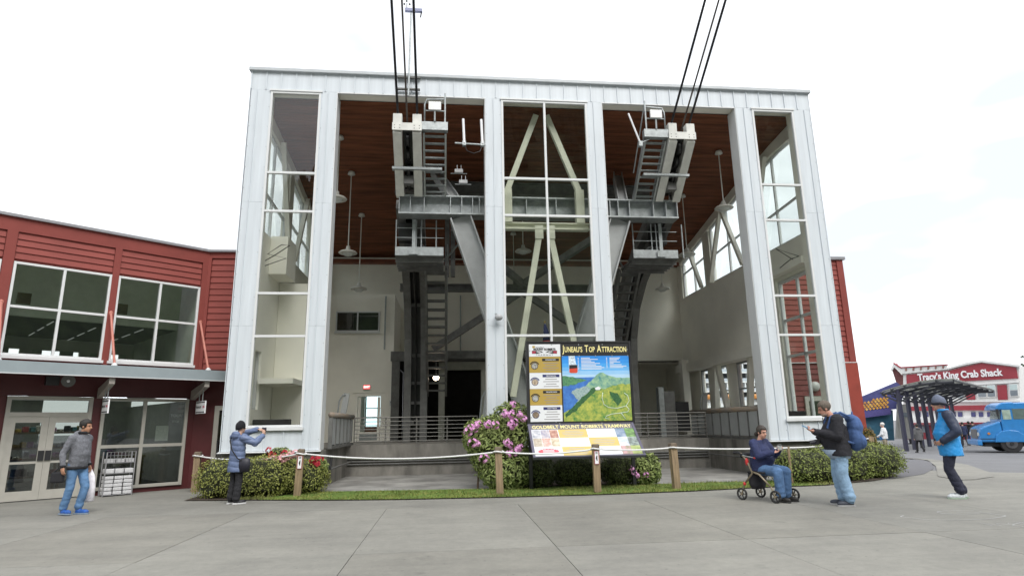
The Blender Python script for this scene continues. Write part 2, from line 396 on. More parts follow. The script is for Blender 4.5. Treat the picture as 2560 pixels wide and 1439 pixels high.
for k, (a, b) in enumerate(PIL):
    edge = a+(.17 if k == 0 else (b-a)*.42 if k in (1, 3) else (b-a)*.5 if k in (2, 4) else (b-a)-.2)
    cuts = [FL, 4.05, 7.4, ZO]
    for z0, z1 in zip(cuts, cuts[1:]):
        panel(edge-a, z1-z0-.004, 'siding_panel', a, z0, rib=k not in (0,)); panel(b-edge, z1-z0-.004, 'siding_panel', edge, z0)
    mbr = MB()
    for xx in (a+.03, b-.03):
        z = 1.2
        while z < 10.6:
            mbr.lathe([(.011, 0), (.008, .006)], (0, 0, 0), 6); base = len(mbr.v)-12
            for j in range(base, base+12):
                vx, vy, vz = mbr.v[j]; mbr.v[j] = (xx+vx, YF-.001-vz, z+vy)
            z += .6
    mbr.build('rivets', galv, ST)['kind'] = 'stuff'
for a, b in WIN:
    nn = 3 if b-a < 2 else 6; ww = (b-a)/nn
    for i in range(nn): panel(ww, ZW0-.09-FL, 'siding_panel', a+i*ww, FL)
# cap flashing, drip edge, corner trims
mb = MB().box(XL-.07, XR+.07, YF-.085, YF+.5, ZT-.1, ZT); mb.build('roof_cap', seam_metal, ST, bevel=.01)
for a, b in ((XL, -3.16), (1.03, 4.47), (8.60, XR)):
    MB().prism([(-.09+YF, FL-.035), (YF+.05, FL-.012), (YF+.05, FL-.002), (YF-.09, FL-.022)], 'x', a-.05, b+.05).build('drip_edge', white_frame, ST)
for a, b in OPEN:
    B('opening_trim', white_frame, ST, a, b, YF-.012, YF+.06, ZO-.035, ZO-.002)
    B('opening_trim', white_frame, ST, a-.002, a+.02, YF-.01, YF+.46, FL, ZO-.04); B('opening_trim', white_frame, ST, b-.02, b+.002, YF-.01, YF+.46, FL, ZO-.04)
B('corner_trim', white_metal, ST, XL-.02, XL-.002, YF-.01, YF+.5, FL, ZT-.1); B('corner_trim', white_metal, ST, XR+.002, XR+.02, YF-.01, YF+.5, FL, ZT-.1)
TR = [8.25, 7.15, 4.9, 3.78]
def window(parent, xs, zs, y0, fr, gl, name='window', t=.06, dep=.1, sill=True):
    """window in a wall facing -Y: xs, zs are the frame lines; one pane per cell"""
    W = MB(); x0, x1, z0, z1 = xs[0], xs[-1], zs[0], zs[-1]
    W.box(x0, x0+t, y0, y0+dep, z0, z1); W.box(x1-t, x1, y0, y0+dep, z0, z1)
    W.box(x0+t, x1-t, y0+.002, y0+dep, z0, z0+t); W.box(x0+t, x1-t, y0+.002, y0+dep, z1-t, z1)
    o = W.build(name, fr, parent, bevel=.006)
    for x in xs[1:-1]: B('mullion', fr, o, x-t/2, x+t/2, y0+.004, y0+dep, z0+t, z1-t)
    for z in zs[1:-1]:
        for xa, xb in zip(xs, xs[1:]): B('transom', fr, o, xa+(t if xa == x0 else t/2), xb-(t if xb == x1 else t/2), y0+.006, y0+dep-.01, z-t/2, z+t/2)
    for xa, xb in zip(xs, xs[1:]):
        for za, zb in zip(zs, zs[1:]): B('pane', gl, o, xa+.025, xb-.025, y0+dep*.5, y0+dep*.5+.012, za+.025, zb-.025)
    if sill: B('sill', fr, o, x0-.03, x1+.03, y0-.05, y0+.02, z0-.07, z0-.002)
    return o
for k, (a, b) in enumerate(WIN):
    xs = [a, b] if k != 1 else [a, 2.755, b]
    window(ST, xs, [ZW0]+TR[::-1]+[ZW1-.06], YF-.03, white_frame, pane)
    B('head_trim', white_frame, ST, a-.03, b+.03, YF-.05, YF+.02, ZW1-.055, ZW1-.005)
# ---- ceiling
PROF = [(16.42, 10.68), (18, 10.52), (20.5, 10.16), (23, 9.72), (25.2, 9.3), (27.2, 8.9)]
def zc(y):
    for a, b in zip(PROF, PROF[1:]):
        if y <= b[0]: return a[1]+(b[1]-a[1])*(y-a[0])/(b[0]-a[0])
    return PROF[-1][1]
y = 16.43
while y < 26.95:
    y2 = y+.2; j = random.uniform(0, .007)
    MB().prism([(y+.004, zc(y)+j), (y2-.004, zc(y2)+j), (y2-.004, zc(y2)+j+.025), (y+.004, zc(y)+j+.025)], 'x', -5.3, 10.85).build('ceiling_plank', ceil_wood, ST); y = y2
MB().prism([(16.43, 10.75)]+[(p[0], p[1]+.06) for p in PROF[1:]]+[(27.3, 9.25), (16.43, 11.25)], 'x', XL+.02, XR-.02).build('roof', seam_metal, ST)
B('ceiling_trim', cream, ST, -5.3, 10.85, 26.72, 26.96, 8.78, 8.86); B('ceiling_trim', trim_wood, ST, -5.3, 10.85, 26.66, 26.97, 8.6, 8.775)
# ---- back and side walls, floor
B('back_wall', cream, ST, -5.3, 10.85, 27.0, 27.2, 4.12, 8.95)
B('back_wall', cream, ST, 6.1, 10.85, 29.4, 29.6, FL, 4.12); B('side_wall', cream, ST, 10.75, 10.98, 27.202, 29.4, FL, 4.2); B('soffit', cream, ST, 6.102, 10.85, 27.0, 29.4, 4.1, 4.2)
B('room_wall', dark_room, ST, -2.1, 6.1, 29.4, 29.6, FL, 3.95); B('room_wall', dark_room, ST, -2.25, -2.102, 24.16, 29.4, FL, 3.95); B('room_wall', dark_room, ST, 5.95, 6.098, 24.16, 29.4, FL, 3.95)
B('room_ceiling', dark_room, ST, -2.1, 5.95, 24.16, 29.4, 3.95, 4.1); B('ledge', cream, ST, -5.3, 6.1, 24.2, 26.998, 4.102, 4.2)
for i, xx in enumerate((.2, 2.4, 4.4)): B('light_strip', M('dim_room_light', (1, .9, .75), emit=1.2, var=0), ST, xx, xx+.5, 26+.5*i, 26.12+.5*i, 3.9, 3.94)
# left room block in front of the back wall
LB = [(-5.3, -4.36), (-2.66, -2.1)]
B('office_wall', cream, ST, -5.3, -3.52, 24, 24.15, FL, 5.1); B('office_wall', cream, ST, -2.42, -2.1, 24, 24.15, FL, 5.1); B('office_wall', cream, ST, -3.519, -2.421, 24, 24.15, 2.75, 5.1)
B('office_wall', cream, ST, -5.3, -4.36, 24, 24.15, 5.102, 6.6); B('office_wall', cream, ST, -2.66, -2.1, 24, 24.15, 5.102, 6.6); B('office_wall', cream, ST, -4.358, -2.662, 24, 24.15, 5.92, 6.6)
B('office_roof', cream, ST, -5.3, -2.1, 24.15, 26.99, 6.5, 6.6); B('office_wall', cream, ST, -2.2, -2.1, 24.152, 26.99, 4.21, 6.49)
window(ST, [-4.35, -3.52, -2.67], [5.11, 5.91], 23.96, white_frame, dark_pane, t=.05, dep=.08)
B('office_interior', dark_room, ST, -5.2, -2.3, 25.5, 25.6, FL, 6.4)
# glazed door below
d = MB().box(-3.52, -3.4, 23.96, 24.1, FL, 2.74).box(-2.54, -2.42, 23.96, 24.1, FL, 2.74).box(-3.4, -2.54, 23.962, 24.1, 2.62, 2.74).build('door', cream, ST)
B('door_panel', cream, d, -3.38, -2.56, 24.0, 24.06, FL, 1.3); B('door_rail', cream, d, -3.38, -3.28, 24.0, 24.06, 1.3, 2.6); B('door_rail', cream, d, -2.66, -2.56, 24.0, 24.06, 1.3, 2.6)
B('pane', clear_pane, d, -3.28, -2.66, 24.02, 24.035, 1.3, 2.6); B('kick_plate', galv, d, -3.3, -2.64, 23.985, 23.998, 1.0, 1.22); B('head_trim', cream, d, -3.6, -2.34, 23.94, 23.958, 2.76, 2.82)
# lobby behind the door; a glowing panel stands in for its outdoor window
B('lobby_wall', cream, ST, -4.6, -3.3, 25.3, 25.4, FL, 2.9); B('counter', trim_wood, ST, -3.2, -2.5, 24.7, 24.9, FL, 1.5)
B('lobby_window_glow', M('lobby_panel', (.7, .9, .95), emit=.9, var=0), ST, -3.25, -2.4, 25.42, 25.44, 1.5, 2.7)
for z in (1.85, 2.2): B('lobby_mullion', white_frame, ST, -3.28, -2.38, 25.38, 25.41, z, z+.04)
# side walls (x = outer face)
def side_wall(x0, x1, lower):
    s = ST
    B('side_wall', cream, s, x0, x1, 18.85 if lower else 16.43, 27.2, 3.6, 7.0)
    if lower:
        B('side_wall', cream, s, x0, x1, 16.43, 18.848, 5.9, 7.0)
        B('side_wall', cream, s, x0, x1, 18.85, 27.2, FL, 1.95)
        for a, b in ((18.85, 20.1), (22.0, 22.75), (24.05, 24.5), (25.3, 27.2)): B('side_post', cream, s, x0, x1, a, b, 1.952, 3.598)
    else:
        B('side_wall', cream, s, x0, x1, 17.9, 27.2, 0.94, 3.598); B('side_wall', cream, s, x0, x1, 16.43, 17.898, .94, 2.0)
    mb = MB().prism([(16.43, 10.2)]+[(p[0], p[1]-.35) for p in PROF[1:-1]]+[(27.2, 8.5), (27.2, 8.93)]+[(p[0], p[1]+.03) for p in PROF[1:-1]][::-1]+[(16.43, 10.7)], 'x', x0, x1)
    mb.build('eave_beam', cream, s)
    for a, b in ((16.43, 16.6), (19.75, 20.25), (23.3, 23.95), (26.45, 27.2)): B('clerestory_post', cream, s, x0, x1, a, b, 7.002, zc(b)-.33)
    xm = (x0+x1)/2
    for a, b in ((16.6, 19.75), (20.25, 23.3), (23.95, 26.45)):
        W = MB(); m_ = (a+b)/2
        for yy in (a+.03, m_, b-.03): W.beam((xm, yy, 7.0), (xm, yy, zc(yy)-.36), .08, .06, (0, 1, 0))
        W.beam((xm, a, 7.03), (xm, b, 7.03), .081, .06); W.beam((xm, a, 8.3), (xm, b, 8.12), .079, .055); W.beam((xm, a, zc(a)-.38), (xm, b, zc(b)-.38), .078, .06)
        o = W.build('clerestory_window', white_frame, s)
        for p0, p1 in ((a, m_), (m_, b)):
            for lo in (0, 1):
                za, zb = (7.05, 7.05) if lo == 0 else (8.3-.18*(p0-a)/(b-a), 8.3-.18*(p1-a)/(b-a)); ya, yb = (8.3-.18*(p0-a)/(b-a), 8.3-.18*(p1-a)/(b-a)) if lo == 0 else (zc(p0)-.38, zc(p1)-.38)
                MB().prism([(p0, za), (p1, zb), (p1, yb), (p0, ya)], 'x', xm-.005, xm+.005).build('pane', clear_pane, o)
    xi = x0-.12 if x0 > 0 else x1+.12
    for (p, q_) in (((xi, 21.75, zc(21.75)-.3), (xi, 20.4, 7.0)), ((xi, 21.75, zc(21.75)-.3), (xi, 23.2, 7.0)), ((xi, 25.2, zc(25.2)-.3), (xi, 24.1, 7.0)), ((xi, 18.2, zc(18.2)-.3), (xi, 19.6, 7.0))):
        MB().beam(p, q_, .14, .14).build('brace', cream, s)
side_wall(10.75, 10.98, True); side_wall(-5.49, -5.26, False)
# lower right windows with cream braces
for a, b in ((20.1, 22.0), (22.75, 24.05), (24.5, 25.3)):
    o = MB().box(10.8, 10.9, a, a+.06, 1.96, 3.59).box(10.8, 10.9, b-.06, b, 1.96, 3.59).box(10.8, 10.9, a, b, 1.953, 2.01).box(10.8, 10.9, a, b, 3.54, 3.597).box(10.81, 10.89, a, b, 2.6, 2.65).build('window', grey_steel, ST)
    B('pane', clear_pane, o, 10.845, 10.855, a+.03, b-.03, 1.99, 3.56)
for y0, y1 in ((20.3, 20.75), (23.2, 22.55), (23.2, 23.5)): MB().beam((10.55, y0, 3.95), (10.55, y1, 1.95), .18, .18).build('brace', cream, ST)
MB().box(10.3, 10.74, 19.0, 27.0, 3.602, 3.95).build('soffit', cream, ST); B('column', cream, ST, 10.1, 10.4, 25.6, 25.95, FL, 4.1)
# tall side window near the front on the right, red annex beyond
o = MB().box(10.82, 10.92, 16.44, 16.52, ZW0, 5.88).box(10.82, 10.92, 18.5, 18.58, ZW0, 5.88).box(10.82, 10.92, 16.52, 18.5, ZW0, ZW0+.07).box(10.82, 10.92, 16.52, 18.5, 5.8, 5.88).box(10.83, 10.91, 16.52, 18.5, 4.55, 4.63).box(10.83, 10.91, 16.52, 18.5, 3.4, 3.48).box(10.83, 10.91, 17.5, 17.57, ZW0+.07, 5.8).build('window', white_frame, ST)
B('pane', clear_pane, o, 10.865, 10.875, 16.5, 18.55, ZW0+.03, 5.84)
B('window_apron', cream, ST, 10.75, 10.98, 16.43, 18.848, FL, ZW0-.002); B('side_post', cream, ST, 10.752, 10.978, 18.582, 18.848, ZW0, 5.898)
MB().prism([(16.44, 6.2), (18.8, 6.2), (18.8, 6.0), (16.44, 6.0)], 'x', 10.4, 10.748).build('light_shelf', cream, ST)
o = MB().box(-5.42, -5.32, 16.44, 16.52, 2.0, 6.2).box(-5.42, -5.32, 17.82, 17.898, 2.0, 6.2).box(-5.42, -5.32, 16.52, 17.82, 2.002, 2.07).box(-5.41, -5.33, 16.52, 17.82, 4.8, 4.88).build('window', white_frame, ST)
B('pane', clear_pane, o, -5.375, -5.365, 16.5, 17.84, 2.03, 3.59)
MB().box(-5.25, -4.75, 17.95, 19.0, 5.9, 7.05).build('bulkhead', cream, ST); B('bulkhead', cream, ST, -5.25, -4.4, 19.2, 19.5, FL, 5.9); B('ledge', cream, ST, -5.24, -4.3, 17.7, 19.19, 2.7, 2.85)
# floors, pits, concrete plinths
for a, b in ((XL+.03, -3.12), (1.0, 4.5), (8.57, XR-.03)): B('plinth', concrete, ST, a, b, YF+.04, 19.9, -.1, FL-.014)
B('floor_slab', concrete, ST, XL+.03, XR-.03, 19.902, 29.6, -.1, FL-.002)
B('pit_floor', pit_floor, ST, -3.15, 1.02, 14.9, 19.9, -.06, .008); B('pit_floor', pit_floor, ST, 4.48, 8.6, 14.9, 19.9, -.06, .008)
for a, b in OPEN:
    for z in (.36, .44, .52): MB().cyl((a+.1, 19.86, z), (b-.1, 19.86, z), .022, 8).build('conduit', dark_steel, ST)
    MB().beam((b-.4, 16.3, .5), (b-.05, 19.6, .5), .06, .12).build('bumper', concrete, ST) if False else None
for x in (-2.95, 8.42): MB().tube([(x, 16.4, .15), (x, 16.4, .5), (x+.02, 16.45, .8)], .03, 8).build('conduit', black_metal, ST); MB().cyl((x, 16.5, .45), (x, 19.7, .45), .025, 8).build('conduit', dark_steel, ST)
# ---- steel inside the centre window (cream frame)
yc = 16.62; mx_ = 2.755
for sg in (-1, 1):
    MB().beam((mx_+sg*.16, yc, 10.55), (mx_+sg*1.12, yc, 7.98), .17, .15, (0, 1, 0)).build('brace', cream_steel, ST, bevel=.01)
    MB().beam((mx_+sg*.12, yc, 7.0), (mx_+sg*1.0, yc, 2.2), .17, .15, (0, 1, 0)).build('brace', cream_steel, ST, bevel=.01)
    B('post', cream_steel, ST, mx_+sg*1.06-.12, mx_+sg*1.06+.12, yc-.14, yc+.08, 7.13, 8.15)
    B('gusset', cream_steel, ST, mx_+sg*.17-.12, mx_+sg*.17+.12, yc-.1, yc-.078, 6.65, 7.05)
MB().ibeam((1.45, yc, 7.03), (4.06, yc, 7.03), .22, .2, .03).build('beam', cream_steel, ST)
# ---- barriers beside each bay, railings
def barrier(x, y0, y1, label, sg):
    t = thing('dock_barrier', label, 'barrier', (x, y0, FL), group='steel barriers beside the docking bays')
    n = int((y1-y0)/.55)
    for i in range(n):
        a = y0+(y1-y0)*i/n; b = y0+(y1-y0)*(i+1)/n
        B('barrier_panel', grey_steel, t, x-.02, x+.02, a+.02, b-.02, FL+.1, 1.72)
        B('rib', dark_steel, t, x-.05, x+.05, a-.02, a+.02, FL, 1.74)
    MB().cyl((x, y0-.02, 1.8), (x, y1+.02, 1.8), .075, 12).build('top_tube', M('rusted_tube', (.3, .29, .27), .7, var=.3, scale=2, col2=(.26, .19, .13)), t, smooth=True)
    B('bottom_channel', dark_steel, t, x-.06, x+.06, y0, y1, FL-.002, FL+.07)
    return t
barrier(-3.02, 16.6, 20.3, 'grey steel barrier with tube top beside the bay by the office door', 1)
barrier(8.72, 16.7, 21.6, 'grey steel barrier with rusty tube top under the ship view windows', -1)
rail_m = M('railing_steel', (.2, .195, .18), .55, .3)
def railing(x0, x1, label, y=19.97):
    t = thing('pit_railing', label, 'railing', (x0, y, FL), group='railings across the tram bays')
    n = 4
    for i in range(n+1):
        x = x0+(x1-x0)*i/n; MB().cyl((x, y, FL-.002), (x, y, 1.77), .022, 8).build('post', rail_m, t)
    for k in range(7):
        z = 1.04+k*.12; MB().cyl((x0, y-.024, z), (x1, y-.024, z), .013 if k < 6 else .018, 8).build('rail', rail_m, t)
    return t
railing(-2.9, .95, 'galvanized pipe railing across the bay with the glazed door')
railing(4.55, 8.55, 'galvanized pipe railing across the bay behind the information sign')
# exit sign, notice, wall light
t = thing('exit_sign', 'small red lit exit sign above the glazed office door', 'sign', (-3.07, 23.96, 2.98))
B('sign_box', white_frame, t, -3.21, -2.93, 23.9, 23.998, 2.88, 3.06); B('sign_face', M('exit_red', (.75, .03, .03), emit=.9, var=0), t, -3.19, -2.95, 23.892, 23.899, 2.9, 3.04)
text('EXIT', .11, M('exit_letters', (1, .85, .8), emit=1.0, var=0), t, frame_m((-3.07, 23.889, 2.97), (1, 0, 0), (0, 0, 1)), bold=.003)
t = thing('gate_notice', 'small white square notice on dark door post beside the office', 'sign', (-2.0, 23.9, 2.2))
B('plate', white_frame, t, -2.2, -2.0, 23.9, 23.915, 2.25, 2.45); text('EXIT', .07, black_metal, t, frame_m((-2.1, 23.896, 2.38), (1, 0, 0), (0, 0, 1)), bold=.002); text('ONLY', .05, black_metal, t, frame_m((-2.1, 23.896, 2.3), (1, 0, 0), (0, 0, 1)), bold=.001)
p = at(1090, 943, y=23.2); t = thing('flood_lamp', 'lit round flood lamp under the dark steel lintel', 'lamp', p)
MB().tube([p+Vector((0, .16, 0)), p+Vector((0, .05, 0)), p], [.05, .1, .12], 14).build('housing', galv, t); MB().ellip(p, (.105, .04, .105)).build('lens', M('lit_lamp', (1, .8, .6), emit=14, var=0), t, smooth=True); MB().cyl(p+Vector((0, .1, .1)), p+Vector((0, .1, .6)), .02).build('bracket', dark_steel, t)
# dark steel portal of the machine room
for x in (-2.0, 5.98): B('portal_post', dark_steel, ST, x-.15, x+.15, 23.88, 24.15, FL, 3.95)
B('portal_beam', dark_steel, ST, -2.2, 6.15, 23.86, 24.16, 3.952, 4.32)
for a, b in ((-.36, -.12), (1.3, 1.5), (3.6, 3.84)): B('portal_frame', M('dull_cream_steel', (.4, .4, .35), .6), ST, a, b, 24.2, 24.4, FL, 3.62)
B('portal_frame', MATS['dull_cream_steel'], ST, -.36, 3.84, 24.19, 24.41, 3.622, 3.93)
B('machine_door', M('brown_door', (.11, .07, .05), .6), ST, -1.7, -1.35, 25.5, 25.6, FL, 3.4)
# wall pipes
for x, y, z0, z1 in ((-2.45, 23.9, 4.4, 6.5), (.55, 26.95, 4.35, 7.2)): MB().cyl((x, y, z0), (x, y, z1), .03).build('conduit', galv, ST)
# pendant lamps
lamp_white = M('lamp_enamel', (.68, .67, .62), .35, var=.04)
def pendant(px, py_top, py_bot, Y, label):
    a = at(px[0], py_top, y=Y); b = at(px[1], py_bot, y=Y); a = Vector((b.x, Y, a.z)); b = Vector((b.x, Y, b.z))
    top = Vector((b.x, Y, zc(Y)))
    t = thing('pendant_lamp', label, 'lamp', top, group='pendant lamps under the timber ceiling')
    MB().lathe([(.13, -.12), (.1, -.02), (.05, .0)], tuple(top), 10).build('canopy', lamp_white, t, smooth=True)
    MB().cyl((b.x, Y, b.z+.2), (b.x, Y, top.z-.08), .018, 8).build('stem', lamp_white, t)
    MB().lathe([(.3, -.02), (.31, 0), (.26, .05), (.13, .09), (.07, .14), (.06, .24), (.02, .25)], (b.x, Y, b.z), 20).build('shade', lamp_white, t, smooth=True)
    MB().lathe([(.02, -.12), (.12, -.1), (.17, -.05), (.19, -.015)], (b.x, Y, b.z), 16).build('diffuser', M('lamp_globe', (.72, .74, .72), .2), t, smooth=True)
for a in [((846, 842), 345, 497, 18.2, 'pendant lamp closest to the glazed corner tower by the red shop wing'), ((877, 870), 490, 632, 20.3, 'pendant lamp in the middle of the bay by the office door'), ((902, 897), 600, 722, 23.2, 'pendant lamp hanging before the small office window'),
          ((1798, 1810), 372, 520, 18.4, 'pendant lamp closest to the glazed corner tower by the red annex'), ((1711, 1718), 510, 636, 21.3, 'pendant lamp beside the end of the clerestory windows'), ((1656, 1656), 640, 722, 24.4, 'pendant lamp hanging before the plain cream back wall'),
          ((1285, 1285), 600, 690, 24.5, 'rearmost pendant lamp seen through the centre window'), ((1308, 1308), 500, 628, 21.5, 'pendant lamp seen through the centre window, nearer the glass')]: pendant(*a)
# ================================================================== STEEL CABLE STRUCTURE
SF = thing('cable_support_frame', 'grey steel frame with ribbed girder, inclined legs and twin tracks inside the station', 'steel frame', (2.75, 17.2, 0))
MX = 2.755
YG = 17.25
g = MB().ibeam((-1.46, YG, 7.8), (6.97, YG, 7.8), .5, .58, .045).build('girder', galv, SF)
for x in (-1.44, -1.12, -.72, .05, .38, .7, .9, 1.6, 2.3, 3.2, 3.9, 4.6, 4.85, 5.1, 5.45, 6.2, 6.6, 6.95):
    B('stiffener', galv, g, x-.012, x+.012, YG-.24, YG-.023, 7.56, 8.04)
for sg in (-1, 1):
    top = Vector((MX+sg*2.42, YG, 7.5)); bot = Vector((MX+sg*.28, YG, 1.1))
    MB().ibeam(top, bot, .42, .62, .04, up=(1, 0, .36)).build('inclined_leg', grey_steel, SF)
    # rear strut from the girder up to the roof
    MB().ibeam((MX+sg*2.6, YG+.15, 8.1), (MX+sg*3.25, 19.9, 10.1), .3, .3, .03, up=(1, 0, 0)).build('roof_strut', grey_steel, SF)
B('leg_base', concrete, SF, MX-.7, MX+.7, YG-.5, YG+.5, FL-.01, 1.2)
MB().ibeam((-1.9, 20.6, 9.75), (7.4, 20.6, 9.75), .3, .45, .03).build('roof_beam', dark_steel, SF)
# rear cross beam and braces
MB().ibeam((-1.75, 22.0, 6.42), (7.2, 22.0, 6.42), .3, .26, .03).build('cross_beam', dark_steel, SF)
for sg in (-1, 1):
    MB().beam((MX-sg*.1, 22.15, 6.4), (MX+sg*3.3, 22.6, 4.25), .2, .24).build('brace', dark_steel, SF)
    MB().beam((MX-sg*.1, 21.9, 6.5), (MX+sg*2.6, 19.5, 7.9), .2, .22).build('brace', dark_steel, SF)
MB().box(MX-.35, MX+.35, 21.95, 22.05, 6.2, 6.7).build('gusset', dark_steel, SF)
MB().box(MX-4.0, MX+4.0, 24.2-.6, 24.2-.35, 4.0, 4.3).build('base_beam', dark_steel, SF)
def track(x0, sg):
    """one cable track: twin box rails that rise from the floor and curve forward to the saddle head"""
    prof = [(22.5, FL), (22.5, 3.2), (22.3, 4.6), (21.7, 5.7), (20.7, 6.5), (19.4, 7.1), (18.2, 7.6), (17.45, 7.95)]
    for dx in (-.29, .29):
        mb = MB(); pts = [Vector((x0+dx, y, z)) for y, z in prof]
        for i, p in enumerate(pts): pass
        vs = []; w, h = .125, .18
        for i, p in enumerate(pts):
            d = (pts[min(i+1, len(pts)-1)]-pts[max(i-1, 0)]).normalized(); nrm = Vector((1, 0, 0)).cross(d)
            vs += [p-Vector((w, 0, 0))-nrm*h, p+Vector((w, 0, 0))-nrm*h, p+Vector((w, 0, 0))+nrm*h, p-Vector((w, 0, 0))+nrm*h]
        n = len(pts); fs = [(i*4+j, i*4+(j+1) % 4, i*4+4+(j+1) % 4, i*4+4+j) for i in range(n-1) for j in range(4)]+[(0, 3, 2, 1), (n*4-4, n*4-3, n*4-2, n*4-1)]
        mb.add(vs, fs).build('track_rail', M('mid_grey_steel', (.15, .15, .145), .6, var=.25, scale=3), SF)
    for y, z in ((22.5, 1.6), (22.5, 2.3), (22.5, 3.0), (22.5, 4.0), (21.6, 5.7), (20.3, 6.65), (19.0, 7.25)):
        B('track_tie', dark_steel, SF, x0-.19, x0+.19, y-.08, y+.08, z-.05, z+.05)
    for (ya, za), (yb, zb) in zip(prof, prof[1:]): MB().beam((x0, ya+.16, za), (x0, yb+.16, zb), .36, .04, up=(0, 1, 0) if abs(zb-za) > abs(yb-ya) else (0, 0, 1)).build('track_liner', greasy, SF)
    MB().tube([(x0, 22.35, 1.0), (x0, 22.3, 4.4), (x0, 21.4, 5.75), (x0, 19.3, 7.05), (x0, 17.4, 8.1)], .04, 8).build('haul_rope', greasy, SF)
    MB().beam(Vector((x0, 15.72, 9.52)), Vector((x0, 17.1, 8.3)), .27, .03).build('head_liner', greasy, SF); B('counter_plate', M('pale_plate', (.55, .58, .6), .5), SF, x0-.16, x0+.16, 22.62, 22.66, 4.0, 5.3)
    # saddle head: two inclined box beams with bolted cap, sheaves between
    f = Vector((x0, 15.62, 9.42)); b_ = Vector((x0, 17.1, 8.14)); dn = (b_-f).normalized(); nrm = Vector((0, -dn.z, dn.y))
    if nrm.z < 0: nrm = -nrm
    for dx in (-.265, .265):
        MB().beam(f+Vector((dx, 0, 0)), b_+Vector((dx, 0, 0)), .24, .3, up=(0, 0, 1)).build('saddle_beam', head_paint, SF, bevel=.008)
        MB().box(x0+dx-.12, x0+dx+.12, 17.0, 17.25, 8.06, 8.3).build('saddle_foot', head_paint, SF)
        fc = f+nrm*.02
        MB().box(x0+dx-.122, x0+dx+.122, 15.5, 15.74, 9.38, 9.86).build('head_cheek', head_paint, SF, bevel=.006)
        MB().box(x0+dx-.05, x0+dx+.05, 15.56, 15.66, 9.862, 9.9).build('cable_clamp', galv, SF)
        for bx in (-.07, .07):
            for bz in (.06, .14): MB().cyl((x0+dx+bx, 15.472, 9.36+bz), (x0+dx+bx, 15.5, 9.36+bz), .014, 6).build('bolt', dark_steel, SF)
    B('head_plate', head_paint, SF, x0-.4, x0+.4, 15.475, 15.499, 9.36, 9.58)
    mid = f+(b_-f)*.5
    MB().beam((x0-.45, mid.y, mid.z-.17), (x0+(.95 if sg < 0 else .45), mid.y, mid.z-.17), .16, .07).build('cross_plate', galv, SF) if sg < 0 else MB().beam((x0-.95, mid.y, mid.z-.17), (x0+.45, mid.y, mid.z-.17), .16, .07).build('cross_plate', galv, SF)
    for k, u in enumerate((.16, .36, .62, .84)):
        c = f+(b_-f)*u+nrm*.02
        o = MB().lathe([(.2, -.05), (.16, -.03), (.16, .03), (.2, .05)], (0, 0, 0), 20).build('sheave', greasy, SF, smooth=False); o.matrix_parent_inverse = Matrix(); o.rotation_euler = (0, R(90), 0); o.location = c-Vector((2.75, 17.2, 0))
    MB().box(x0-.14, x0+.14, 16.55, 16.85, 8.25, 8.5).build('tray', dark_steel, SF)
    # stairs beside the head
    xs = x0-sg*.75
    sa, sb = Vector((xs, 15.7, 9.42)), Vector((xs, 17.05, 8.1))
    for dx in (-.3, .3): MB().beam(sa+Vector((dx, 0, 0)), sb+Vector((dx, 0, 0)), .05, .2).build('stringer', galv, SF)
    for i in range(9):
        p = sa+(sb-sa)*((i+.5)/9); B('tread', galv, SF, xs-.28, xs+.28, p.y-.05, p.y+.05, p.z-.025, p.z+.01)
    B('head_platform', galv, SF, xs-.36, xs+.36, 15.52, 15.7, 9.42, 9.66)
    # hoop railing
    h = 15.55
    MB().tube([(xs-sg*-.28, h, 9.66), (xs-sg*-.28, h, 10.2), (xs-sg*-.22, h, 10.34), (xs-sg*.2, h, 10.36), (xs-sg*.28, h, 10.36)], .022, 8).build('guard_hoop', galv, SF, smooth=True)
    MB().cyl((xs-sg*.28, h, 9.66), (xs-sg*.28, h, 10.55), .024).build('guard_post', galv, SF); MB().cyl((xs-.28, h, 10.0), (xs+.28, h, 10.0), .016).build('guard_bar', galv, SF)
    MB().cyl((xs-sg*.28, h, 10.5), (xs-sg*.3, 16.9, 8.9), .018).build('guard_bar', galv, SF)
    MB().box(xs-.17, xs+.17, h-.12, h-.06, 9.98, 10.22).build('panel_lamp', M('white_plastic', (.8, .8, .8), .3, var=0), SF); MB().cyl((xs, h-.04, 9.66), (xs, h-.06, 10.0), .025).build('lamp_stalk', galv, SF)
    # hanging maintenance platform under the girder
    px0, px1 = (x0-.42, x0+1.0) if sg < 0 else (x0-1.0, x0+.42)
    B('platform_edge', galv, SF, px0, px1, 17.55, 17.6, 6.4, 6.66); B('platform_deck', dark_steel, SF, px0, px1, 17.602, 19.0, 6.38, 6.44)
    for x in (px0+.02, (px0+px1)/2-.1, (px0+px1)/2+.05, px1-.2*(-sg)-.02): MB().cyl((x, 17.57, 6.4), (x, 17.57, 7.5), .02).build('platform_post', galv, SF)
    for z in (6.95, 7.25): MB().cyl((px0, 17.57, z), (px1, 17.57, z), .014).build('platform_rail', galv, SF)
    B('hanger', galv, SF, x0-sg*.12-.05, x0-sg*.12+.05, 17.5, 17.548, 6.45, 7.5); B('hanger_plate', galv, SF, x0-sg*.12-.14, x0-sg*.12+.14, 17.48, 17.499, 6.42, 6.62)
    for i in range(5): B('deck_joist', dark_steel, SF, px0, px1, 17.75+i*.27, 17.8+i*.27, 6.24, 6.379)
    B('gear_box', dark_steel, SF, x0-.2, x0+.2, 18.2, 18.9, 6.6, 7.2); B('gear_box', greasy, SF, x0-.35, x0+.15, 17.7, 18.0, 6.9, 7.45)
    for dx, zz in ((.1, 6.7), (.3, 6.9)): MB().tube([(x0-sg*dx, 18.1, 7.5), (x0-sg*dx, 18.0, zz), (x0-sg*(dx+.25), 18.2, zz-.2)], .03, 8).build('pipe', galv, SF)
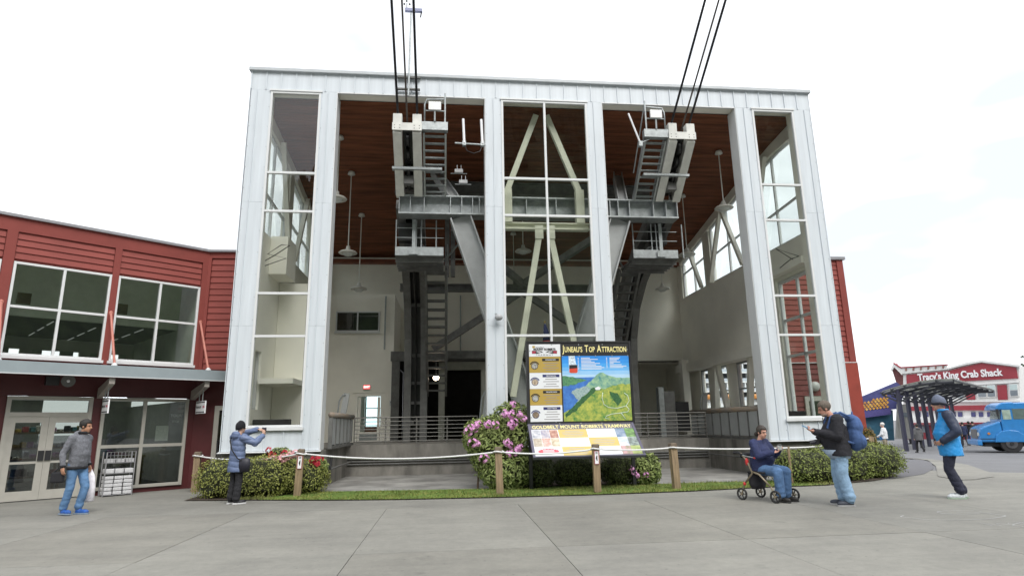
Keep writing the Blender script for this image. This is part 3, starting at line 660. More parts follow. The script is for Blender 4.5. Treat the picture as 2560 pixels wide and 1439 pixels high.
    # lower stairs going down and back
    la, lb = Vector((xs, 18.9, 6.35)), Vector((xs, 22.6, 2.6))
    for dx in (-.33, .33): MB().beam(la+Vector((dx, 0, 0)), lb+Vector((dx, 0, 0)), .08, .26).build('stringer', dark_steel, SF)
    for i in range(15):
        p = la+(lb-la)*((i+.5)/15); B('tread', dark_steel, SF, xs-.3, xs+.3, p.y-.12, p.y+.12, p.z-.03, p.z+.03)
    for dx in (-.36, .36): MB().cyl(la+Vector((dx, 0, .8)), lb+Vector((dx, 0, .8)), .02).build('handrail', galv, SF)
    MB().cyl((xs-sg*.1, 19.2, 6.5), (xs-sg*.9, 18.2, 7.2), .03).build('strut', galv, SF)
    for dx in (.55, .75): B('hanger_post', dark_steel, SF, x0-sg*dx-sg*.55-.08, x0-sg*dx-sg*.55+.08, 20.5, 20.7, 6.5, 9.6)
track(-1.15, -1); track(6.66, 1)
# antenna pair on the left, single whip on the right
wp = M('antenna_white', (.82, .82, .84), .35, var=0)
t = thing('antenna_pair', 'two white whip antennas on a short bar beside the centre window', 'antenna', (.75, 15.9, 9.2))
MB().cyl((.16, 15.85, 9.2), (1.02, 15.85, 9.17), .025).build('bar', galv, t)
for x in (.42, .93):
    MB().cyl((x, 15.8, 9.18), (x-.03, 15.8, 9.92), .036, 10).build('whip', wp, t); MB().box(x-.05, x+.05, 15.78, 15.9, 9.12, 9.24).build('clamp', galv, t)
MB().tube([(.42, 15.8, 9.15), (.5, 15.8, 8.95), (.68, 15.8, 8.88), (.86, 15.8, 8.95), (.93, 15.8, 9.15)], .012, 6).build('wire', black_metal, t)
t = thing('whip_antenna', 'single leaning white whip antenna on the far cable head', 'antenna', (5.2, 15.9, 9.2))
a = at(1601, 358, y=15.6); b = at(1571, 284, y=15.6); MB().cyl(a, b, .026, 8).build('whip', wp, t); MB().box(a.x-.05, a.x+.05, 15.55, 15.68, a.z-.1, a.z+.05).build('clamp', galv, t); MB().cyl(a, (5.95, 15.62, 9.5), .018).build('arm', galv, t)
for px, py, k in ((1147, 428, 'upper'), (1158, 455, 'lower')):
    p = at(px, py, y=17.6); t = thing('radio_box', f'{k} small white radio box on the steel strut above the girder', 'radio', p, group='radio boxes on the strut')
    MB().box(p.x-.13, p.x+.13, p.y-.06, p.y+.06, p.z-.06, p.z+.06).build('case', wp, t, bevel=.02); MB().cyl((p.x-.25, p.y, p.z-.08), (p.x+.25, p.y, p.z-.08), .015).build('bar', galv, t)
    for dx in (-.05, .07): MB().cyl((p.x+dx, p.y, p.z+.06), (p.x+dx, p.y, p.z+.2), .012).build('stub', wp, t)
# cables rising over the plaza
cab = M('black_cable', (.015, .015, .02), .5, var=0); rope_m = M('steel_haul_rope', (.09, .075, .065), .5, var=.2)
k = math.tan(R(34.5))
for x, r, m, lab in ((-1.415, .033, cab, 'thick black track cable beside the wooden ceiling edge of the office bay'), (-.885, .033, cab, 'thick black track cable beside the short ladder of the office bay'), (-1.15, .024, rope_m, 'thin brown haul rope between the office bay track cables'),
                     (6.395, .033, cab, 'thick black track cable beside the ladder of the annex bay'), (6.925, .033, cab, 'thick black track cable on the outer cheek of the annex bay head'), (6.66, .024, rope_m, 'thin brown haul rope between the annex bay track cables')):
    z0 = 9.86 if m is cab else 9.6; y0 = 15.62
    o = MB().tube([(x, y0+(.0 if m is cab else .3), z0-(0 if m is cab else .2)), (x, y0-8, z0+8*k), (x, y0-45, z0+45*k+2)], r, 8).build('tram_cable', m, smooth=True)
    tag(o, lab, 'cable', 'tramway cables')
t = thing('weather_mast', 'thin roof mast with wind cups and a grey crossbar', 'mast', (-.8, 16, 11.3))
a = at(1021, 232, y=15.86); b = at(1027, 28, y=15.86)
MB().cyl((a.x, 15.86, a.z-.1), (a.x+.03, 15.86, b.z), .028, 8).build('pole', galv, t); MB().box(a.x-.15, a.x+.35, 15.8, 15.9, b.z-.03, b.z+.06).build('crossbar', M('blue_grey_bar', (.25, .27, .42), .5), t)
MB().cyl((a.x-.1, 15.85, b.z+.06), (a.x-.1, 15.85, b.z+.25), .01, 6).build('vane_stem', black_metal, t)
for i in range(3): MB().ellip((a.x-.1+.09*math.cos(i*2.1+.5), 15.85+.09*math.sin(i*2.1+.5), b.z+.25), (.03, .03, .03), None, 8, 6).build('wind_cup', black_metal, t)
MB().cyl((a.x+.3, 15.85, b.z-.2), (a.x+.33, 15.85, b.z-.03), .02, 6).build('sensor', black_metal, t)
for z in (10.85, 11.22): MB().box(a.x-.32, a.x+.32, 15.88, 15.96, z-.02, z+.02).build('mount', dark_steel, t)
# small things on and in the station
p = at(1243, 793, y=15.95); t = thing('security_camera', 'small grey camera dome on the white pillar by the centre window', 'camera', p)
MB().cyl((p.x, 16.0, p.z+.06), (p.x-.05, 15.8, p.z+.06), .03).build('arm', galv, t); MB().ellip((p.x+.03, 15.82, p.z-.02), (.11, .09, .09)).build('dome', M('grey_dome', (.35, .36, .37), .3), t, smooth=True)
fl = at(1362, 805, y=17.6); t = thing('flag', 'furled flag with white stars on blue and red stripes behind the centre window', 'flag', (fl.x, 17.6, FL))
MB().cyl((fl.x, 17.6, FL), (fl.x, 17.6, fl.z), .018).build('pole', galv, t); MB().ellip((fl.x, 17.6, fl.z), (.03, .03, .04)).build('finial', M('brass', (.5, .36, .1), .3, .8), t)
MB().loft([((fl.x+.03, 17.6, fl.z-.55), .11, .09), ((fl.x+.03, 17.6, fl.z-.3), .09, .07), ((fl.x, 17.6, fl.z-.06), .03, .03)], 12).build('canton', M('flag_blue', (.03, .04, .13), .8, var=0), t, smooth=True)
MB().loft([((fl.x+.05, 17.6, fl.z-1.6), .15, .12), ((fl.x+.04, 17.6, fl.z-1.0), .13, .1), ((fl.x+.03, 17.6, fl.z-.555), .11, .09)], 12).build('stripes', M('flag_red', (.4, .04, .05), .8, var=0), t, smooth=True)
for i in range(9): MB().ellip((fl.x-.06+(i % 3)*.06, 17.53+.004*i, fl.z-.45+(i//3)*.1), (.014, .01, .014), None, 6, 4).build('star', wp, t)
# cabinet and ladder behind the right railing
t = thing('control_cabinet', 'grey control cabinet with open door behind the bay railing', 'cabinet', (8.3, 22.6, FL))
B('case', dark_steel, t, 8.1, 8.5, 22.5, 23, FL, 2.6); B('column', galv, t, 7.85, 8.05, 22.4, 22.7, FL, 2.75); B('door', black_metal, t, 8.5, 9.0, 22.45, 22.5, FL+.2, 2.2)
for i, (px, Y, lab) in enumerate(((1757, 23.0, 'grey slanted gate leaf leaning near the ship view windows'), (1212, 19.6, 'grey slanted gate leaf folded against the white pillar'), (857, 20.4, 'grey slanted gate leaf beside the office bay barrier'))):
    p = at(px, 1000, y=Y); t = thing('gate_leaf', lab, 'gate', (p.x, Y, FL), group='folded gate leaves')
    MB().beam((p.x-.1, Y, FL), (p.x+.12, Y, 2.55), .18, .06).build('leaf', grey_steel, t); MB().tube([(p.x-.2, Y-.05, 1.3), (p.x-.1, Y-.05, 2.3), (p.x, Y-.05, 2.5), (p.x+.1, Y-.05, 2.5)], .025, 8).build('handle', galv, t)
for p, lab in (((-4.7, 17.0, 1.5), 'dark upholstered bench back behind the glazed tower by the shop'), ((10.0, 17.0, 1.5), 'dark upholstered bench back behind the glazed tower by the annex')):
    t = thing('bench', lab, 'bench', (p[0], 17, FL), group='benches inside the glazed towers')
    B('seat', M('dark_red_fabric', (.09, .02, .025), .8), t, p[0]-.5, p[0]+.5, 16.9, 17.3, FL+.35, FL+.45); B('backrest', M('dark_fabric', (.03, .025, .03), .8), t, p[0]-.5, p[0]+.5, 17.3, 17.38, FL+.4, 1.72, bevel=.02)
    for dx in (-.4, .4): B('leg', black_metal, t, p[0]+dx-.03, p[0]+dx+.03, 17.0, 17.06, FL, FL+.35)
t = thing('wire_sculpture', 'thin dark wire loop ornament mounted high inside the glazed tower', 'ornament', (-4.9, 17.5, 6.5))
MB().tube([(-5.2, 17.4, 6.15), (-4.9, 17.3, 6.3), (-4.5, 17.2, 6.55), (-4.75, 17.3, 6.6), (-5.15, 17.4, 6.35), (-4.6, 17.3, 6.2), (-5.2, 17.4, 6.0)], .014, 6).build('wire', black_metal, t)
t = thing('wire_sculpture', 'thin dark wire loop ornament on the shelf above the annex side window', 'ornament', (10.4, 17.2, 6.2))
MB().tube([(10.2, 17.3, 6.05), (10.5, 17.1, 6.3), (10.7, 17.0, 6.35), (10.2, 17.4, 6.7), (10.6, 16.9, 6.1)], .014, 6).build('wire', black_metal, t)
p = at(2038, 965, y=18.9); t = thing('wall_lamp', 'round pale globe lamp on the red annex wall', 'lamp', p); MB().ellip(p, (.16, .12, .16)).build('globe', M('globe_grey', (.5, .5, .48), .3), t, smooth=True)
MB().cyl((p.x, 18.92, p.z), (p.x, 19.02, p.z), .06).build('backplate', galv, t)
# ================================================================== RED SHOP WING (local frame: x along the wall, -y towards the plaza)
LOCAL[0] = True
WG = thing('shop_wing', 'red clapboard two storey shop wing with grey canopy and glazed doors', 'building', (-8.3, 16.1, 0), R(40.6))
shop_frame = M('taupe_door_frame', (.40, .385, .345), .5, var=.06)
olive = M('olive_bulkhead', (.6, .65, .55), .8, var=.1); dark_ceil = M('dark_ceiling_tiles', (.045, .047, .045), .8, var=.2)
BAY = [(-4.3, -2.42), (-2.2, -.24), (-.1, 1.88)]
B('upper_wall', red_trim, WG, -6, 2.05, .002, .16, 5.36, 6.38)
for a, b in ((-6, -4.3), (-2.42, -2.2), (-.24, -.1), (1.88, 2.05)): B('pier', red_trim, WG, a, b, .002, .16, 3.15, 5.358)
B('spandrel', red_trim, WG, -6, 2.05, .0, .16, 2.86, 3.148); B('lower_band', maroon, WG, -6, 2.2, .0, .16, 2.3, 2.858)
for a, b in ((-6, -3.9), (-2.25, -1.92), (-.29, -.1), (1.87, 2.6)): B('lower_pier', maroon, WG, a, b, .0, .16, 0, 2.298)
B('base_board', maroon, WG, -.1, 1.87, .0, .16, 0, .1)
def boards(parent, s0, s1, z0, z1, n, name='siding_board'):
    h = (z1-z0)/n
    for i in range(n):
        z = z0+i*h; MB().prism([(-.04, z+.004), (-.036, z+.0), (.0, z+.0), (.0, z+h), (-.012, z+h+.004)], 'x', s0, s1).build(name, red_side, parent)
for a, b in ((-4.4, -2.42), (-2.2, -.25), (-.09, 1.87)): boards(WG, a, b, 5.4, 6.03, 4)
for c, w_ in ((-2.31, .2), (-.17, .15), (1.96, .16)): B('pilaster', red_trim, WG, c-w_/2, c+w_/2, -.06, 0, 2.9, 6.04)
B('fascia_board', red_trim, WG, -6, 2.06, -.055, 0, 6.042, 6.37); B('roof_edge', M('grey_roof_metal', (.3, .3, .32), .4, .3), WG, -6, 2.12, -.12, .3, 6.372, 6.44)
B('roof', MATS['grey_roof_metal'], WG, -6, 2.0, .3, 5.9, 6.3, 6.42)
for a, b in BAY: window(WG, [a, (a+b)/2, b], [3.18, 4.3, 5.34], -.05, white_frame, wing_pane, t=.055, dep=.1)
# upper room
B('upper_floor', dark_ceil, WG, -6, 2.0, .16, 5.9, 2.78, 2.86); B('bulkhead', olive, WG, -6, 2.0, 1.5, 1.6, 4.32, 5.8); B('upper_ceiling', dark_ceil, WG, -6, 2.0, 1.602, 5.9, 4.32, 4.4); B('upper_ceiling', olive, WG, -6, 2.0, .16, 1.498, 5.6, 5.7)
for s_ in (-4.0, -1.72, .42): B('vent', M('vent_brown', (.09, .06, .02), .7, var=.4, scale=30), WG, s_-.14, s_+.14, 1.47, 1.498, 4.62, 4.9)
for i in range(3):
    for j in range(7): B('light_strip', M('ceiling_strip', (.6, .62, .6), .5, var=0, emit=.15), WG, -5.2+j*1.05, -5.17+j*1.05, 1.9+i*1.25+(j % 2)*.5, 2.7+i*1.25+(j % 2)*.5, 4.305, 4.318)
for a, b in ((-6, -5.4), (-4.4, -4.1), (-2.7, -2.4), (-1.1, -.8), (.4, .7), (1.7, 2.0)): B('far_wall', cream, WG, a, b, 5.6, 5.75, 2.86, 4.3)
B('far_wall', cream, WG, -6, 2.0, 5.602, 5.748, 2.862, 3.2); B('far_wall', cream, WG, -6, 2.0, 5.602, 5.748, 3.95, 4.3)
for i in range(10): B('far_dimming_strip', olive, WG, -5.7+i*.8, -5.35+i*.8, 5.62, 5.7, 3.2, 3.95)  # strips added across the far windows to cut their brightness
for z in (3.3, 3.75, 4.2): B('far_mullion', white_frame, WG, -6, 2.0, 5.63, 5.7, z, z+.05)
B('end_wall', olive, WG, 1.9, 2.0, .162, 5.6, 2.862, 6.2); B('end_wall', olive, WG, -6.1, -6, .0, 9, 0, 6.2)
# canopy with arms and tie rods
can = M('grey_canopy_metal', (.27, .315, .335), .45, var=.05)
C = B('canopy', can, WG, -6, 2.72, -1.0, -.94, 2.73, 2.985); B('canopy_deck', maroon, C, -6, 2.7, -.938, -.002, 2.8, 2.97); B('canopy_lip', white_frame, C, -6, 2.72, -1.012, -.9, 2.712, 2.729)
for s_ in (-2.31, -.17, 1.96):
    MB().prism([(-.02, 2.5), (-.02, 2.26), (-.93, 2.56), (-.93, 2.7)], 'x', s_-.06, s_+.06).build('canopy_arm', M('dusty_arm', (.34, .31, .28), .6), WG)
    MB().cyl((s_, -.06, 4.35), (s_+.02, -.85, 3.04), .03, 8).build('tie_rod', M('salmon_rod', (.45, .16, .12), .5), WG); MB().lathe([(.07, 2.986), (.06, 3.02), (.02, 3.06)], (s_+.02, -.86, 0), 10).build('rod_foot', white_frame, WG)
    MB().ellip((s_, -.06, 4.36), (.05, .03, .06)).build('rod_bracket', MATS['salmon_rod'], WG)
# entrance doors
D = MB().box(-1.92, -1.84, -.04, .06, 0, 2.29).box(-.37, -.29, -.04, .06, 0, 2.29).box(-1.84, -.37, -.038, .06, 2.21, 2.29).box(-1.84, -.37, -.036, .06, 1.84, 1.93).build('entrance_frame', shop_frame, WG)
B('pane', dark_pane, D, -1.85, -.36, 0, .012, 1.92, 2.22)
for a, b in ((-1.84, -1.107), (-1.103, -.37)):
    L = MB().box(a, a+.13, -.02, .03, .02, 1.838).box(b-.13, b, -.02, .03, .02, 1.838).box(a+.13, b-.13, -.018, .03, 1.7, 1.838).box(a+.13, b-.13, -.018, .03, .02, .22).box(a+.13, b-.13, -.016, .028, .8, .85).build('door', shop_frame, WG)
    B('pane', dark_pane, L, a+.12, b-.12, .0, .01, .2, 1.72); B('push_plate', black_metal, L, (b-.12 if a < -1.2 else a+.01), (b-.01 if a < -1.2 else a+.12), -.05, -.022, .86, 1.08)
D = MB().box(-2.4, -2.25, -.04, .06, 0, 2.29).build('door_jamb', shop_frame, WG)
window(WG, [-.1, .84, 1.87], [.11, 1.12, 2.28], -.06, shop_frame, dark_pane, name='shop_window', t=.075, dep=.1, sill=False)
B('poster', M('poster_paper', (.55, .58, .55), .6, var=.15, scale=20), WG, 1.15, 1.45, .0, .006, 1.22, 1.6)
text('TOUR', .1, wp, WG, frame_m((1.6, -.004, 1.85), (1, 0, 0), (0, 0, 1)), bold=.002, ext=.001); text('SHOP', .07, wp, WG, frame_m((1.6, -.004, 1.7), (1, 0, 0), (0, 0, 1)), ext=.001)
window(WG, [-3.85, -3.1, -2.42], [.11, 1.12, 2.28], -.06, shop_frame, dark_pane, name='shop_window', t=.075, dep=.1, sill=False)
# shop room and stock
B('shop_floor', M('shop_carpet', (.07, .065, .06), .9), WG, -6, 2.4, .162, 7, -.05, .012); [B('shop_wall', M('shop_back_wall', (.34, .33, .3), .8), WG, a, b, 7, 7.1, 0.013, 2.498) for a, b in ((-6, -4.6), (-3.2, -2.2), (-.9, -.1), (1.2, 2.4))]; B('shop_wall', MATS['shop_back_wall'], WG, -6, 2.4, 7.002, 7.098, .014, 1.15); B('shop_wall', MATS['shop_back_wall'], WG, 2.3, 2.4, .17, 7, 0.012, 2.3); B('shop_ceiling', MATS['shop_back_wall'], WG, -6, 2.4, .162, 7, 2.5, 2.6)
for i in range(3):
    for j in range(3): B('light_strip', M('shop_lamp', (.9, .95, 1), emit=5, var=0), WG, -4.6+j*2.4, -3.4+j*2.4, 1.8+i*1.7, 2.1+i*1.7, 2.47, 2.498)
cols = [(.3, .05, .06), (.05, .09, .25), (.4, .4, .42), (.03, .03, .04), (.35, .25, .06), (.08, .2, .22), (.25, .1, .2), (.5, .48, .4)]
rs = random.Random(5)
LOCAL[0] = False
def wl(s, d, z=0): return Vector((-8.3+.7593*s-.6508*d, 16.1+.6508*s+.7593*d, z))
for k, (s_, d_, ln, lab) in enumerate(((-1.1, 2.2, 1.5, 'low display table of folded shirts inside the shop doors'), (.6, 1.6, 1.5, 'display table of hats and bags behind the shop window'), (-.2, 4.2, 2.2, 'tall merchandise shelf deep inside the shop'), (-2.6, 3.2, 1.6, 'side display table of souvenirs inside the shop'))):
    t = thing('display_table', lab, 'display', wl(s_, d_), R(40.6), 'shop displays')
    LOCAL[0] = True
    h = .85 if k != 2 else 1.5
    B('table_top', M('display_wood', (.2, .13, .08), .6), t, -ln/2, ln/2, -.35, .35, h-.05, h)
    for x in (-ln/2+.06, ln/2-.06):
        for y in (-.28, .28): B('leg', MATS['display_wood'], t, x-.03, x+.03, y-.03, y+.03, .012, h-.05)
    n = int(ln/.16)
    for i in range(n):
        for lv in range(2):
            c = rs.choice(cols); z = h+.002 if lv == 0 else h-.42; w_ = rs.uniform(.05, .07); hh = rs.uniform(.08, .3)
            x = -ln/2+.1+i*.16
            MB().box(x-w_, x+w_, -.16+rs.uniform(-.05, .05), .14, z, z+hh*.6).build('stock_item', M('stock_%d' % cols.index(c), c, .85, var=.5, scale=14), t, bevel=.02)
    B('shelf', MATS['display_wood'], t, -ln/2, ln/2, -.33, .33, h-.46, h-.425)
    LOCAL[0] = False
# hanging signs under the canopy
for s_, txt, red, lab, wd in ((-2.31, 'FUDGE', 'OPEN', 'white hanging shop sign beyond the entrance doors, farthest from the white tower', .5), (-.17, 'TEES HATS', 'OPEN', 'white hanging shop sign between entrance doors and shop window', .5), (1.96, 'TEES HATS GIFTS', 'OPEN', 'white hanging shop sign next to the white corner tower', .62)):
    t = thing('hanging_sign', lab, 'sign', wl(s_, -.6, 2.05), R(40.6), 'hanging signs under the canopy'); LOCAL[0] = True
    B('board', wp, t, -.015, .015, -wd/2-.05, wd/2-.05, -.16, .16, bevel=.004)
    for z in (-.125, .125): B('stripe', black_metal, t, -.0165, -.0152, -wd/2-.03, wd/2-.07, z-.014, z+.014)
    for y in (-.12, .1): MB().cyl((0, y, .16), (0, y, .5), .012, 6).build('hanger', galv, t)
    text(txt, .075, black_metal, t, frame_m((-.018, .06, .0), (0, -1, 0), (0, 0, 1)), bold=.001, ext=.001, sx=.75 if len(txt) < 10 else .62); text(red, .075, M('sign_red', (.5, .05, .1), .6, var=0), t, frame_m((-.018, -.2-.07*(wd > .55), 0), (0, -1, 0), (0, 0, 1)), bold=.001, ext=.001, sx=.7)
    LOCAL[0] = False
p = wl(-1.05, -.45, 2.62); t = thing('canopy_speaker', 'round black loudspeaker horn fixed under the grey canopy', 'speaker', p, R(40.6)); LOCAL[0] = True
MB().box(-.3, -.05, -.05, .12, -.1, .1).build('housing', black_metal, t); MB().tube([(.05, .1, 0), (.1, -.05, 0), (.1, -.12, 0)], [.06, .11, .14], 16).build('horn', dark_steel, t); MB().ellip((.1, -.12, 0), (.035, .03, .035)).build('cap', wp, t); MB().cyl((-.1, .05, .1), (-.1, .05, .2), .02).build('bracket', black_metal, t)
LOCAL[0] = False
# return wall between wing and tower
MB().box(-6.76, -5.52, 17.44, 17.6, 0, 6.38).build('return_wall', red_trim, WG)
for i in range(19):
    z = 2.9+i*.173; MB().prism([(17.398, z+.004), (17.402, z), (17.438, z), (17.438, z+.173), (17.424, z+.177)], 'x', -6.64, -5.52).build('siding_board', red_side, WG)
B('corner_board', red_trim, WG, -6.8, -6.645, 17.37, 17.438, 2.9, 6.2); B('fascia_board', red_trim, WG, -6.8, -5.52, 17.38, 17.438, 6.205, 6.37); B('roof_edge', MATS['grey_roof_metal'], WG, -6.85, -5.52, 17.3, 17.7, 6.376, 6.435)
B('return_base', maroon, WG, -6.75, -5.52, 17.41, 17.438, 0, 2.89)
D = MB().box(-6.2, -6.08, 17.34, 17.405, 0.01, 2.1).box(-5.66, -5.54, 17.34, 17.405, 0.01, 2.1).box(-6.08, -5.66, 17.342, 17.405, 1.98, 2.1).box(-6.08, -5.66, 17.35, 17.4, .01, .2).build('door', shop_frame, WG); B('pane', dark_pane, D, -6.09, -5.65, 17.37, 17.38, .18, 2.0); B('door_handle', black_metal, D, -6.07, -6.03, 17.31, 17.339, .95, 1.2)
# newspaper rack
t = thing('newspaper_rack', 'wire newspaper rack with stacks of folded papers beside the entrance doors', 'rack', wl(.32, -.34), R(40.6)); LOCAL[0] = True
rk = M('rack_grey', (.3, .3, .31), .5, .3); paper = M('newsprint', (.55, .55, .56), .8, var=.15, scale=25)
for x in (-.3, .3):
    for y in (-.16, .16): MB().cyl((x, y, 0), (x, y, 1.0), .014, 6).build('upright', rk, t)
for z in (.02, .5, .74): B('shelf', rk, t, -.3, .3, -.16, .16, z, z+.015)
for i in range(9): MB().cyl((-.3+.075*i, -.165, .76), (-.3+.075*i, -.165, 1.0), .005, 4).build('wire', rk, t)
for i in range(4): MB().cyl((-.3, -.165, .76+.08*i), (.3, -.165, .76+.08*i), .005, 4).build('wire', rk, t)
for c in (-.2, 0, .2):
    z = .036
    for k in range(5):
        h = .085; j = rs.uniform(-.008, .008); B('paper_stack', paper, t, c-.09+j, c+.09+j, -.15, .12, z, z+h-.012, bevel=.012); z += h
    z = .516; B('paper_stack', paper, t, c-.09, c+.09, -.15, .12, z, z+.1, bevel=.012); B('paper_stack', paper, t, c-.085, c+.085, -.14, .12, .756, .84, bevel=.01)
LOCAL[0] = False

# ================================================================== RED ANNEX
AN = thing('red_annex', 'narrow red clapboard annex with corner board behind the white station', 'building', (12.3, 19, 0))
B('wall', red_trim, AN, 11.02, 13.44, 19.02, 20.0, 0, 6.8)
for i in range(20):
    z = 3.3+i*.175; MB().prism([(18.978, z+.004), (18.982, z), (19.018, z), (19.018, z+.175), (19.004, z+.179)], 'x', 11.02, 13.26).build('siding_board', red_side, AN)
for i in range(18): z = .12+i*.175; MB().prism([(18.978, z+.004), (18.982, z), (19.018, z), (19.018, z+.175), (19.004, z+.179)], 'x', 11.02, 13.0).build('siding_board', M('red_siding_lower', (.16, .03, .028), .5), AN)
B('band', white_frame, AN, 11.0, 13.5, 18.93, 19.018, 3.275, 3.297); B('corner_board', red_trim, AN, 13.26, 13.48, 18.95, 19.018, 3.3, 6.8); B('corner_board', M('red_post_paint', (.27, .045, .03), .5), AN, 13.0, 13.5, 18.94, 19.018, 0, 3.27)
B('roof_edge', MATS['grey_roof_metal'], AN, 10.99, 13.56, 18.9, 20.05, 6.802, 6.9)
D = B('door', shop_frame, AN, 11.5, 12.4, 18.92, 18.976, 0, 2.2); B('pane', dark_pane, D, 11.62, 12.28, 18.905, 18.918, .9, 2.05); B('door_handle', black_metal, D, 12.3, 12.34, 18.88, 18.918, 1.0, 1.1)

# ================================================================== INFORMATION SIGN
SG = thing('information_sign', 'black framed information board with painted mountain map and slanted lower panel', 'sign', (3.15, 14.5, 0))
sx0, sx1, sz0, sz1, sy = 1.88, 4.43, 1.49, 3.4, 14.5
def su(u): return sx0+(sx1-sx0)*u
def sv(v): return sz1-(sz1-sz0)*v
B('back_board', black_metal, SG, sx0, sx1, sy, sy+.06, sz0, sz1, bevel=.008)
for a, b in ((sx0-.015, sx0+.025), (sx1-.025, sx1+.015)): B('frame_rail', black_metal, SG, a, b, sy-.02, sy+.08, sz0-.03, sz1+.02)
B('frame_rail', black_metal, SG, sx0+.026, sx1-.026, sy-.018, sy+.08, sz1-.02, sz1+.018); B('frame_rail', black_metal, SG, sx0+.026, sx1-.026, sy-.018, sy+.08, sz0-.03, sz0+.012)
for x in (sx0+.05, sx1-.05): B('leg', black_metal, SG, x-.04, x+.04, sy+.062, sy+.14, 0, sz1-.05)
gold = M('gold_print', (.42, .29, .055), .6, var=.04); wprint = M('white_print', (.72, .74, .76), .55, var=.02); ink = M('black_ink', (.012, .012, .014), .55, var=0); navy = M('navy_ink', (.02, .025, .12), .55, var=0); cream_ink = M('cream_ink', (.83, .74, .33), .55, var=0)
lay = [0]
def pr(name, u0, u1, v0, v1, mat, k=1): return B(name, mat, SG, su(u0), su(u1), sy-.0015*k-.0014, sy-.0015*k, sv(v1), sv(v0))
pr('logo_panel', .022, .322, .028, .183, wprint)
for i in range(4): pr('attraction_panel', .022, .322, .186+.2*i, .384+.2*i, gold if i % 2 == 0 else wprint)
def stx(s, u, v, size, mat, **k): return text(s, size, mat, SG, frame_m((su(u), sy-.0075, sv(v)), (1, 0, 0), (0, 0, 1)), ext=.0008, **k)
cur = su(.345)
for word in (("J", "UNEAU\u2019S"), ("T", "OP"), ("A", "TTRACTION")):
    for s_, sz in zip(word, (.235, .178)):
        o = text(s_, sz, cream_ink, SG, frame_m((cur, sy-.0075, sv(.128)), (1, 0, 0), (0, 0, 1)), ext=.0008, bold=.004, sx=.615, align='LEFT', valign='BOTTOM_BASELINE')
        cur = max(v.co.x for v in o.data.vertices)+.014
    cur += .045
stx('MOUNT ROBERTS', .17, .093, .072, ink, bold=.003, sx=.92); stx('T R A M W A Y', .17, .163, .05, ink, sx=1.25); stx('GOLDBELT', .125, .068, .042, M('grey_ink', (.25, .24, .25), .6, var=0)); pr('logo_sun', .055, .08, .048, .075, gold, 2)
fm = M('formline_red', (.36, .03, .06), .6, var=0)
for sg in (-1, 1):
    MB().prism([(su(.17+sg*.008), sv(.135)), (su(.17+sg*.035), sv(.112)), (su(.17+sg*.12), sv(.108)), (su(.17+sg*.12), sv(.148)), (su(.17+sg*.07), sv(.146)), (su(.17+sg*.03), sv(.132))], 'y', sy-.0044, sy-.003).build('logo_mark', ink, SG)
    MB().prism([(su(.17+sg*.085), sv(.114)), (su(.17+sg*.118), sv(.112)), (su(.17+sg*.118), sv(.144)), (su(.17+sg*.085), sv(.142))], 'y', sy-.006, sy-.0046).build('logo_mark', fm, SG)
    MB().prism([(su(.17+sg*.035), sv(.12)), (su(.17+sg*.075), sv(.117)), (su(.17+sg*.075), sv(.126)), (su(.17+sg*.04), sv(.13))], 'y', sy-.006, sy-.0046).build('logo_mark', wprint, SG)
heads = ['RAVEN EAGLE GIFTS', 'TIMBERLINE BAR & GRILL', 'THE NATURE CENTER', 'CHILKAT THEATRE']
for i in range(4):
    v = .186+.2*i; bar = ink if i % 2 == 0 else navy
    pr('heading_bar', .145, .305, v+.022, v+.055, bar, 2); stx(heads[i], .225, v+.0385, .036, wprint, bold=.001, sx=.75 if len(heads[i]) < 20 else .62)
    for j in range(4):
        w_ = (.07, .055, .075, .05)[(i+j) % 4]; pr('text_line', .225-w_, .225+w_, v+.075+.03*j, v+.0835+.03*j, MATS['grey_ink'], 2)
    cx, cz = su(.072), sv(v+.115); c2 = [(cx+.083*math.cos(a*math.pi/12), cz+.083*math.sin(a*math.pi/12)) for a in range(24)]
    MB().prism(c2, 'y', sy-.0044, sy-.003).build('emblem_ring', bar, SG); c3 = [(cx+.07*math.cos(a*math.pi/12), cz+.07*math.sin(a*math.pi/12)) for a in range(24)]
    MB().prism(c3, 'y', sy-.0059, sy-.0045).build('emblem_picture', M('emblem_%d' % i, [(.05, .05, .05), (.5, .3, .2), (.25, .3, .22), (.13, .09, .07)][i], .6, var=.7, scale=28, col2=[(.6, .6, .55), (.65, .55, .4), (.6, .6, .6), (.4, .3, .2)][i]), SG)
    arcp = [(cx+r_*math.cos(R(a)), cz-.01+r_*math.sin(R(a))) for r_, rng_ in ((.125, range(25, 156, 10)), (.1, range(155, 24, -10))) for a in rng_]; MB().prism(arcp, 'y', sy-.0044, sy-.003).build('emblem_ribbon', bar, SG)
# painted map: layered print
mu0, mu1, mv0, mv1 = .334, .982, .178, .985
def mp_(u, v): return (su(mu0+(mu1-mu0)*u), sv(mv0+(mv1-mv0)*v))
def jag(pts, amp=.012):
    r_ = random.Random(len(pts)); out = []
    for (a, b) in zip(pts, pts[1:]+pts[:1]):
        n_ = max(1, int(((a[0]-b[0])**2+(a[1]-b[1])**2)**.5/.035)); edge = lambda p: p in (0, 1)
        for i in range(n_):
            u, v = a[0]+(b[0]-a[0])*i/n_, a[1]+(b[1]-a[1])*i/n_; on = (a[0] == b[0] and edge(a[0])) or (a[1] == b[1] and edge(a[1]))
            if i and not on: u += r_.uniform(-amp, amp); v += r_.uniform(-amp, amp)
            out.append((u, v))
    return out
def mpoly(name, pts, mat, k): pts = jag(pts) if name in ('map_hills', 'map_mountain', 'map_shore', 'map_slope', 'map_forest') else pts; return MB().prism([mp_(u, v) for u, v in pts], 'y', sy-.0015*k-.0014, sy-.0015*k).build(name, mat, SG)
